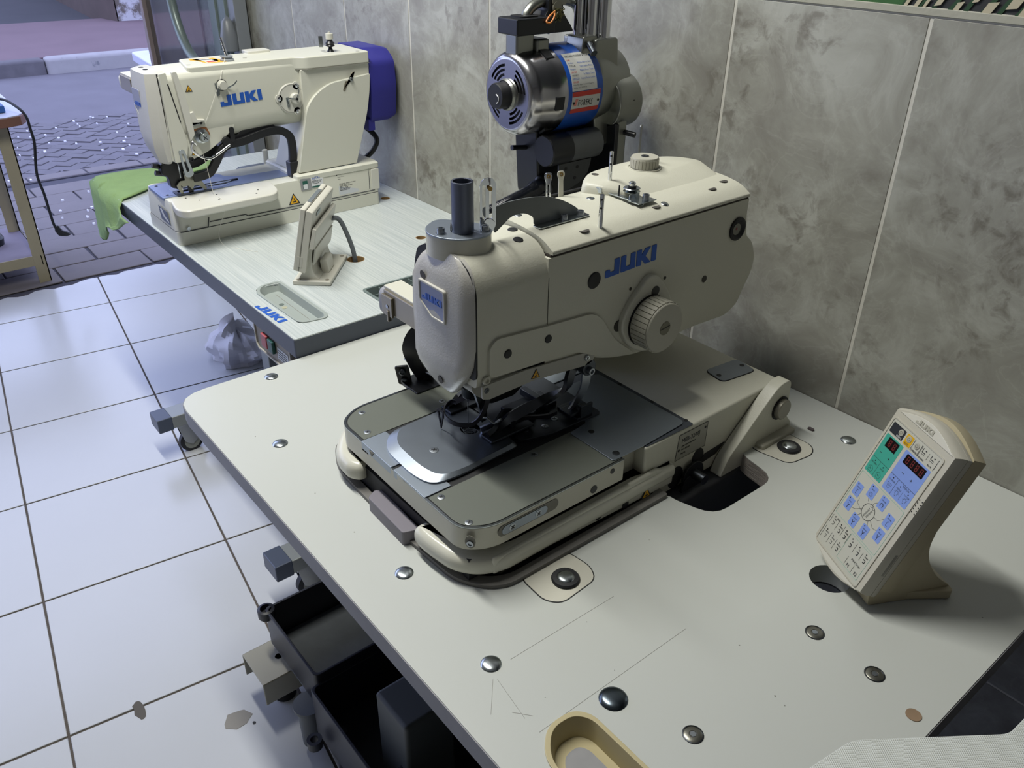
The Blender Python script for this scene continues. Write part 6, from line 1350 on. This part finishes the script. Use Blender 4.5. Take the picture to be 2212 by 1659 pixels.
b = MB(); ex(b, [(.052, .0098), (.070, .0098), (.0655, .040), (.050, .040)], .052, .098, .004); b.build('gusset', ww, co2, bevel=.002)
b = MB(); ex(b, [(.0395, .1742), (.0475, .1722), (.0477, .1726), (.0397, .1746)], .045, .135); b.build('top_slot', mat('slot_grey', '6c7378', .5), co2)
b = MB(); ex(b, [(.0605, .147), (.0625, .156), (.0630, .156), (.0610, .147)], .03, .06); b.build('back_label', mat('label_teal_grey', '9aa7a8', .4), co2)
b = MB(); ex(b, [(.014, .046), (.026, .043), (.031, .066), (.019, .069)], -.0045, -.0035, .001); b.build('side_hatch', mat('hatch_white', 'c3c1b6', .4), co2)
for a, c in ((.012, .008), (.074, .012), (.074, .153)):
    p = fl2+p2_*a+u2_*c; hole((p.x, p.y, Z2+.0102), bsp, .0045, m=mat('screw_recess', '8b8476', .5), ry=.0045)
cab2 = spline([fl2+u2_*.150+p2_*.055+V((0, 0, .102)), fl2+u2_*.156+p2_*.074+V((0, 0, .098)), fl2+u2_*.159+p2_*.088+V((0, 0, .065)), fl2+u2_*.160+p2_*.100+V((0, 0, .020)), fl2+u2_*.161+p2_*.104+V((0, 0, -.03))], 8)
MB().tube(cab2, .0055, 10).build('grey_cable', mat('cable_grey', '5f6468', .5), co2)

# ================================================================== TRAYS AND SMALL FITTINGS
def tray(outer, cx_, cy_, kx, ky, z, depth, m_, name, label, cat_, parent, r=0, floor_m=None):
    inner = [(cx_+(p[0]-cx_)*kx, cy_+(p[1]-cy_)*ky) for p in outer]; deep = [(cx_+(p[0]-cx_)*kx*.93, cy_+(p[1]-cy_)*ky*.88) for p in outer]
    b = MB(); b.prism(outer, z, z+.0022, XY, [inner]); o = b.build(name, m_, parent, bevel=.0008, label=label if parent is None else None, cat=cat_ if parent is None else None)
    b = MB(); b.loft([[(p[0], p[1], z+.0015) for p in inner], [(p[0], p[1], z-depth) for p in deep]], cap=False); b.build('tray_wall', m_, o, smooth=50, recalc=False)
    MB().prism(deep, z-depth-.001, z-depth).build('tray_floor', floor_m or m_, o)
    return o
tm = mat('grey_green_plastic', '9aa29e', .42, var=.05)
# table-2 sunken tray and compartment box are fittings of that table
to = rpoly([(-1.628, -.613), (-1.600, -.635), (-1.405, -.629), (-1.396, -.573), (-1.410, -.563), (-1.628, -.566)], [.02, .02, .02, .01, .01, .012], 5)
tr = tray(to, -1.512, -.599, .95, .80, Z2, .016, tm, 'parts_tray', None, None, t2)
b = MB(); b.prism([(-1.60, -.5905), (-1.425, -.5905), (-1.425, -.5895), (-1.60, -.5895)], Z2-.016, Z2-.0155); b.build('tray_step', MATS['seam_soft'], tr)
for x, y, r_, m_ in ((-1.545, -.603, .0055, 'mark_tan'), (-1.527, -.605, .006, 'mark_tan2'), (-1.432, -.605, .005, 'hole_b')): MB().prism(circ(x, y, r_, 14), Z2-.0160, Z2-.0154).build('tray_mark', mat(m_, {'mark_tan': '5f6a66', 'mark_tan2': 'aaa890', 'hole_b': '6a5c48'}[m_], .6), tr)
vo = rrect(-1.476, -.449, -1.379, -.294, .010)
vt = tray(vo, -1.4275, -.3715, .88, .92, Z2, .020, mat('slate_green_plastic', '6d7a78', .45), 'divided_box', None, None, t2)
b = MB()
for y in (-.41, -.372, -.334): b.box((-1.468, y-.001, Z2-.020), (-1.387, y+.001, Z2-.0005))
b.box((-1.4285, -.44, Z2-.020), (-1.4265, -.303, Z2-.003)); b.box((-1.449, -.44, Z2-.020), (-1.4475, -.303, Z2-.006)); b.build('dividers', MATS['slate_green_plastic'], vt)
# switch box under table 2
sw2 = thing('switch_box', (-1.45, -.655, .72), 'beige on-off switch box with red and green buttons under the grey table edge', 'switch')
b = MB(); b.box((-1.555, -.664, .70), (-1.385, -.575, Z2-.043)); sbx = b.build('box', mat('box_beige', '8f887c', .5), sw2, bevel=.003)
MB().prism([(-1.555, .758), (-1.555, .71), (-1.545, .70), (-1.385, .70), (-1.385, .758)], 0, .003, XZ(-.664), [[(-1.551, .757), (-1.551, .712), (-1.543, .704), (-1.389, .704), (-1.389, .757)]]).build('box_rim', shell, sw2)
MB().box((-1.512, -.672, .722), (-1.486, -.664, .752)).build('red_button', mat('faded_red', 'a04a4c', .4), sw2, bevel=.002)
MB().box((-1.482, -.672, .722), (-1.458, -.664, .750)).build('green_button', mat('dark_green', '1f4a42', .4), sw2, bevel=.002)
MB().prism(rrect(-1.45, .715, -1.40, .742, .001), 0, .0006, XZ(-.6642)).build('info_label', MATS['label_pale'], sw2)
b = MB()
for i in range(4): b.box((-1.446, -.6651, .719+.0055*i), (-1.406, -.6648, .7205+.0055*i))
b.build('label_text', ink, sw2, kind='stuff')
# cream tray let into table 1
cy_m = mat('yellowed_tray', 'b5a982', .42, var=.06)
tray(t_o, -.333, -.824, .93, .86, TT, .024, cy_m, 'parts_tray', 'yellowed cream parts tray with grey liner sunk in the white table front', 'tray', None)
MB().prism(rpoly([(-.397, -.812), (-.386, -.806), (-.26, -.806), (-.26, -.842), (-.375, -.849), (-.398, -.832)], .010), TT-.0240, TT-.0232).build('grey_liner', mat('liner_grey', '8f8f92', .45, var=.12, vscale=60, dirt='6d6258', dscale=40, dth=.62), bpy.data.objects['parts_tray.001'] if 'parts_tray.001' in bpy.data.objects else None)

# ================================================================== LOOSE THINGS
# green cloth over the far corner of table 2
gc = mat('green_microfibre', '84a068', .95, bump=.9, bscale=350, var=.12, vscale=30)
b = MB(); NX, NY = 26, 14; G = []
for i in range(NX+1):
    row_ = []
    for j in range(NY+1):
        s_ = i/NX; t = j/NY
        x = -2.660+(.10+.28*s_)*t; y = -.42-.0+.0*t
        L_ = s_*.56                                  # distance along the cloth towards the viewer and over the edge
        y0_ = -.31-.05*t; yy = y0_-L_
        if yy > -.672: z = Z2+.003+.003*math.sin(14*x+9*yy)**2; x_ = x
        else:
            d = -.672-yy; wv = .012*math.sin(3.1+t*9)+.006*math.sin(t*21); yy = -.676-max(0, wv)-.01*min(1, d*8); z = Z2-d-.002
            z = max(z, Z2-.004-(.165-.14*t)*(1+.12*math.sin(t*11))); x_ = x+.03*d*math.sin(t*6)
        row_.append(b.bm.verts.new((x_+.012*math.sin(s_*9+t*3), yy, z)))
    G.append(row_)
for i in range(NX):
    for j in range(NY): b.bm.faces.new((G[i][j], G[i+1][j], G[i+1][j+1], G[i][j+1]))
clo = b.build('cloth', gc, None, smooth=80); so = clo.modifiers.new('thick', 'SOLIDIFY'); so.thickness = .003; so.offset = 1
props(clo, 'green microfibre cloth draped over the far corner of the grey table', 'cloth')
# crumpled white bag on the floor
b = MB(); NB = 36; MBH = 14; bagc = V((-2.83, -.265, 0)); rings = []
for j in range(MBH+1):
    ph = j/MBH; rr_ = []
    for i in range(NB):
        th = 2*PI*i/NB; n_ = noise.noise(V((math.cos(th)*1.7, math.sin(th)*1.7, ph*2.2)))*.34+noise.noise(V((math.cos(th)*4, math.sin(th)*4, ph*5)))*.16
        r_ = (math.sin(PI*min(1, (.18+ph*.82)))**.6 if ph > .0 else .8)*(1+n_)*(1-.35*ph)
        rr_.append((bagc.x+.155*r_*math.cos(th), bagc.y+.11*r_*math.sin(th), .0035+.135*ph**.9*(1+.5*n_)*(1-.25*math.cos(th-.6)*ph)))
    rings.append(rr_)
b.loft(rings); bag = b.build('bag', mat('crumpled_bag', 'd4d4de', .4, trans=0, bump=1.0, bscale=22), None, smooth=22)
props(bag, 'crumpled white plastic bag on the tiles under the grey table', 'bag')
# black moulded machine tub under table 1
tub = thing('plastic_tub', (-1.05, -.72, .0), 'black moulded plastic machine pan with compartments lying under the white table front', 'pan')
tbm = mat('black_moulded_plastic', '24262e', .42, bump=.15, bscale=60, var=.15, vscale=12); tbi = mat('dusty_plastic', '555a5e', .6, bump=.4, bscale=60, var=.3, vscale=25)
def open_box(x0_, y0_, x1_, y1_, z0_, z1_, th=.006, nm='compartment', fm=None):
    b = MB(); b.prism(rrect(x0_, y0_, x1_, y1_, .012), z0_, z1_, XY, [rrect(x0_+th, y0_+th, x1_-th, y1_-th, .010)]); o = b.build(nm, tbm, tub, bevel=.0015)
    MB().prism(rrect(x0_, y0_, x1_, y1_, .012), z0_-.004, z0_+.002).build('compartment_floor', fm or tbm, o); return o
open_box(-1.305, -.835, -1.075, -.515, .145, .235, fm=tbi)
open_box(-1.075, -.850, -.820, -.515, .10, .215)
open_box(-.820, -.870, -.40, -.515, .06, .20)
MB().prism(rrect(-1.30, -.60, -.84, -.515, .02), .20, .236).build('rear_step', tbm, tub, bevel=.004)
MB().lathe([(0, 0), (.016, .0), (.018, .003), (.018, .022), (.012, .024), (.010, .012), (0, .012)], Matrix.Translation((-1.300, -.832, .213)), 20).build('corner_boss', tbm, tub)
for x, y, z, r_, h in ((-1.105, -.845, .03, .028, .11),): MB().lathe([(r_*.8, 0), (r_*.85, h*.9), (r_*1.1, h*.93), (r_*1.1, h), (0, h)], Matrix.Translation((x, y, z)), 20).build('post', mat('grey_post', '5d6266', .5), tub)
MB().box((-.90, -.80, .12), (-.80, -.70, .335)).build('grey_duct', mat('duct_grey', '4c5152', .5), tub, bevel=.008)
for x, y in ((-1.03, -.862), (-.80, -.868)): MB().lathe([(.008, 0), (.015, 0), (.015, .02), (.008, .02), (.008, 0)], Matrix.Translation((x, y-.01, .11)), 18, cap=False).build('ear', tbm, tub)
for x, y in ((-1.19, -.55), (-1.0, -.55), (-.45, -.55), (-.45, -.84), (-1.0, -.83)): MB().cyl((x, y, .0), (x, y, .15 if x < -.9 else .07), .012, n=12).build('stub_foot', tbm, tub)
# white embossed tabletop corner in the foreground
fg = thing('foreground_table', (.25, -.8, 0), 'corner of a white embossed tabletop in the near right foreground', 'table')
emb = mat('embossed_white', 'c8ccc7', .5)
nt = emb.node_tree; N = nt.nodes; L = nt.links; tc = N.new('ShaderNodeTexCoord'); mp = N.new('ShaderNodeMapping'); mp.inputs['Rotation'].default_value = (0, 0, .6); mp.inputs['Scale'].default_value = (480, 480, 480)
wv1 = N.new('ShaderNodeTexWave'); wv1.inputs['Scale'].default_value = .35; wv2 = N.new('ShaderNodeTexWave'); wv2.bands_direction = 'Y'; wv2.inputs['Scale'].default_value = .35
L.new(tc.outputs['Object'], mp.inputs[0]); L.new(mp.outputs[0], wv1.inputs[0]); L.new(mp.outputs[0], wv2.inputs[0])
mu = N.new('ShaderNodeMath'); mu.operation = 'MULTIPLY'; L.new(wv1.outputs['Fac'], mu.inputs[0]); L.new(wv2.outputs['Fac'], mu.inputs[1])
bp = N.new('ShaderNodeBump'); bp.inputs['Strength'].default_value = .5; bp.inputs['Distance'].default_value = .0008; L.new(mu.outputs[0], bp.inputs['Height']); L.new(bp.outputs[0], N['Principled BSDF'].inputs['Normal'])
fgp = rpoly([(-.171, -.709), (-.087, -.594), (-.082, -.50), (-.060, -.42), (.5, -.42), (.5, -1.2), (-.19, -1.2), (-.181, -.78)], [.012, .008, .01, .02, .02, .02, .02, .01])
MB().prism(fgp, .897, .900).build('tabletop', emb, fg, bevel=.001)
MB().prism(shrink(fgp, .17, -.8, .996, .996), .872, .8968).build('tabletop_core', mat('core_black', '2a2a2c', .6), fg)
for x, y in ((.0, -1.1), (.42, -1.1), (.42, -.5)): MB().box((x-.02, y-.02, 0), (x+.02, y+.02, .872)).build('leg', MATS['core_black'], fg, bevel=.003)
# added black cabinet in place of the shade beside table 1
cb_ = thing('shade_filler', (.02, -.3, 0), 'added black cabinet in the gap beyond the white table', 'filler')
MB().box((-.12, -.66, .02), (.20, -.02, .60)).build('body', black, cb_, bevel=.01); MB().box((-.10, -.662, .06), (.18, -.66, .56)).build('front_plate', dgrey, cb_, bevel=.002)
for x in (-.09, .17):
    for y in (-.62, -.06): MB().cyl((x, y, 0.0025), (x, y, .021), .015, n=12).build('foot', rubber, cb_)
# far white machine table outside
ft2 = thing('far_table', (-4.95, .45, 0), 'white tabletop corner of another machine table outside, behind the glass door', 'table')
MB().prism(rpoly([(-5.34, .27), (-4.60, .20), (-4.60, .80), (-5.34, .80)], .04), .70, .75).build('tabletop', mat('far_white', 'c6c8dc', .4), ft2, bevel=.008)
for x, y in ((-5.2, .40), (-4.72, .34), (-5.2, .72), (-4.72, .72)): MB().box((x-.02, y-.02, 0), (x+.02, y+.02, .70)).build('leg', mat('far_leg', '6c6066', .6), ft2)
MB().cyl((-5.22, .36, .75), (-5.22, .36, .80), .012, n=12).build('thread_knob', chrome_d, ft2)
# cart on the left
ca_t = thing('work_cart', (-4.35, -.95, 0), 'old cream angle-iron cart with a white top by the shop entrance', 'cart')
crm = mat('chipped_cream_iron', '9d957c', .6, bump=.3, bscale=30, var=.14, vscale=8, dirt='4d3f35', dscale=9, dth=.63)
MB().prism([(-4.62, -1.55), (-3.955, -1.55), (-3.955, -.655), (-3.975, -.60), (-4.02, -.575), (-4.62, -.565)], .705, .742).build('top_board', mat('brown_edge', '7a5647', .6, var=.1), ca_t, bevel=.003)
MB().prism([(-4.61, -1.54), (-3.958, -1.54), (-3.958, -.655), (-3.978, -.605), (-4.02, -.58), (-4.61, -.57)], .742, .7455).build('white_top', mat('cart_white', 'bdc0d0', .5), ca_t)
for x, y in ((-4.04, -.65), (-4.44, -.665), (-4.04, -1.5), (-4.5, -1.5)):
    b = MB(); sx_ = 1; b.box((x-.045, y+.0, .0), (x, y+.006, .705)); b.box((x-.006, y-.045, .0), (x, y+.006, .705)); b.build('leg', crm, ca_t, bevel=.001)
MB().box((-4.52, -1.54, .122), (-4.045, -.66, .130)).build('lower_shelf', mat('dusty_shelf', '7a7383', .7, var=.2, vscale=9), ca_t)
b = MB(); b.box((-4.0475, -1.54, .085), (-4.0405, -.652, .131)); b.box((-4.5, -.664, .085), (-4.04, -.658, .130)); b.build('shelf_rail', crm, ca_t, bevel=.001)
ir = thing('clamp_tool', (-4.12, -.70, .746), 'blue and grey block-shaped electric tool at the cart top corner', 'tool')
MB().box((-4.20, -.76, .7462), (-4.05, -.635, .775)).build('blue_base', mat('tool_blue', '2f62a6', .5), ir, bevel=.004)
MB().box((-4.19, -.76, .775), (-4.06, -.655, .790)).build('grey_mid', mat('tool_grey_blue', '6d8bb0', .5), ir, bevel=.003); MB().lathe([(.03, 0), (.027, .03), (.02, .034), (0, .034)], Matrix.Translation((-4.11, -.70, .79)), 16).build('top_cap', dgrey, ir)
pc = thing('power_cord', (-3.94, -.6, .746), 'black power cord hanging off the cart and ending in a plug', 'cord')
MB().tube(spline([(-4.08, -.665, .80), (-4.03, -.63, .80), (-3.96, -.600, .775), (-3.935, -.585, .745), (-3.93, -.583, .70), (-3.925, -.583, .64), (-3.92, -.600, .56), (-3.92, -.607, .50), (-3.92, -.600, .43), (-3.92, -.598, .35), (-3.92, -.595, .29), (-3.92, -.585, .262)], 5), .0055, 8).build('cable', rubber, pc)
b = MB(); b.loft([[(-3.92+.008*math.cos(a), -.588+.008*math.sin(a), .285) for a in [PI*i/4 for i in range(8)]], [(-3.92+.015*math.cos(a), -.583+.015*math.sin(a), .262) for a in [PI*i/4 for i in range(8)]], [(-3.92+.02*math.cos(a), -.560+.028*math.sin(a), .240) for a in [PI*i/4 for i in range(8)]], [(-3.92+.012*math.cos(a), -.558+.012*math.sin(a), .235) for a in [PI*i/4 for i in range(8)]]]); b.build('plug', rubber, pc)
dg_ = MB().lathe([(.0, 0), (.045, 0), (.05, .03), (.04, .05), (0, .052)], Matrix.Translation((-4.3, -.80, .1305)), 16).build('dark_gadget', black, None)
props(dg_, 'round black object on the lower shelf of the cart', 'gadget')
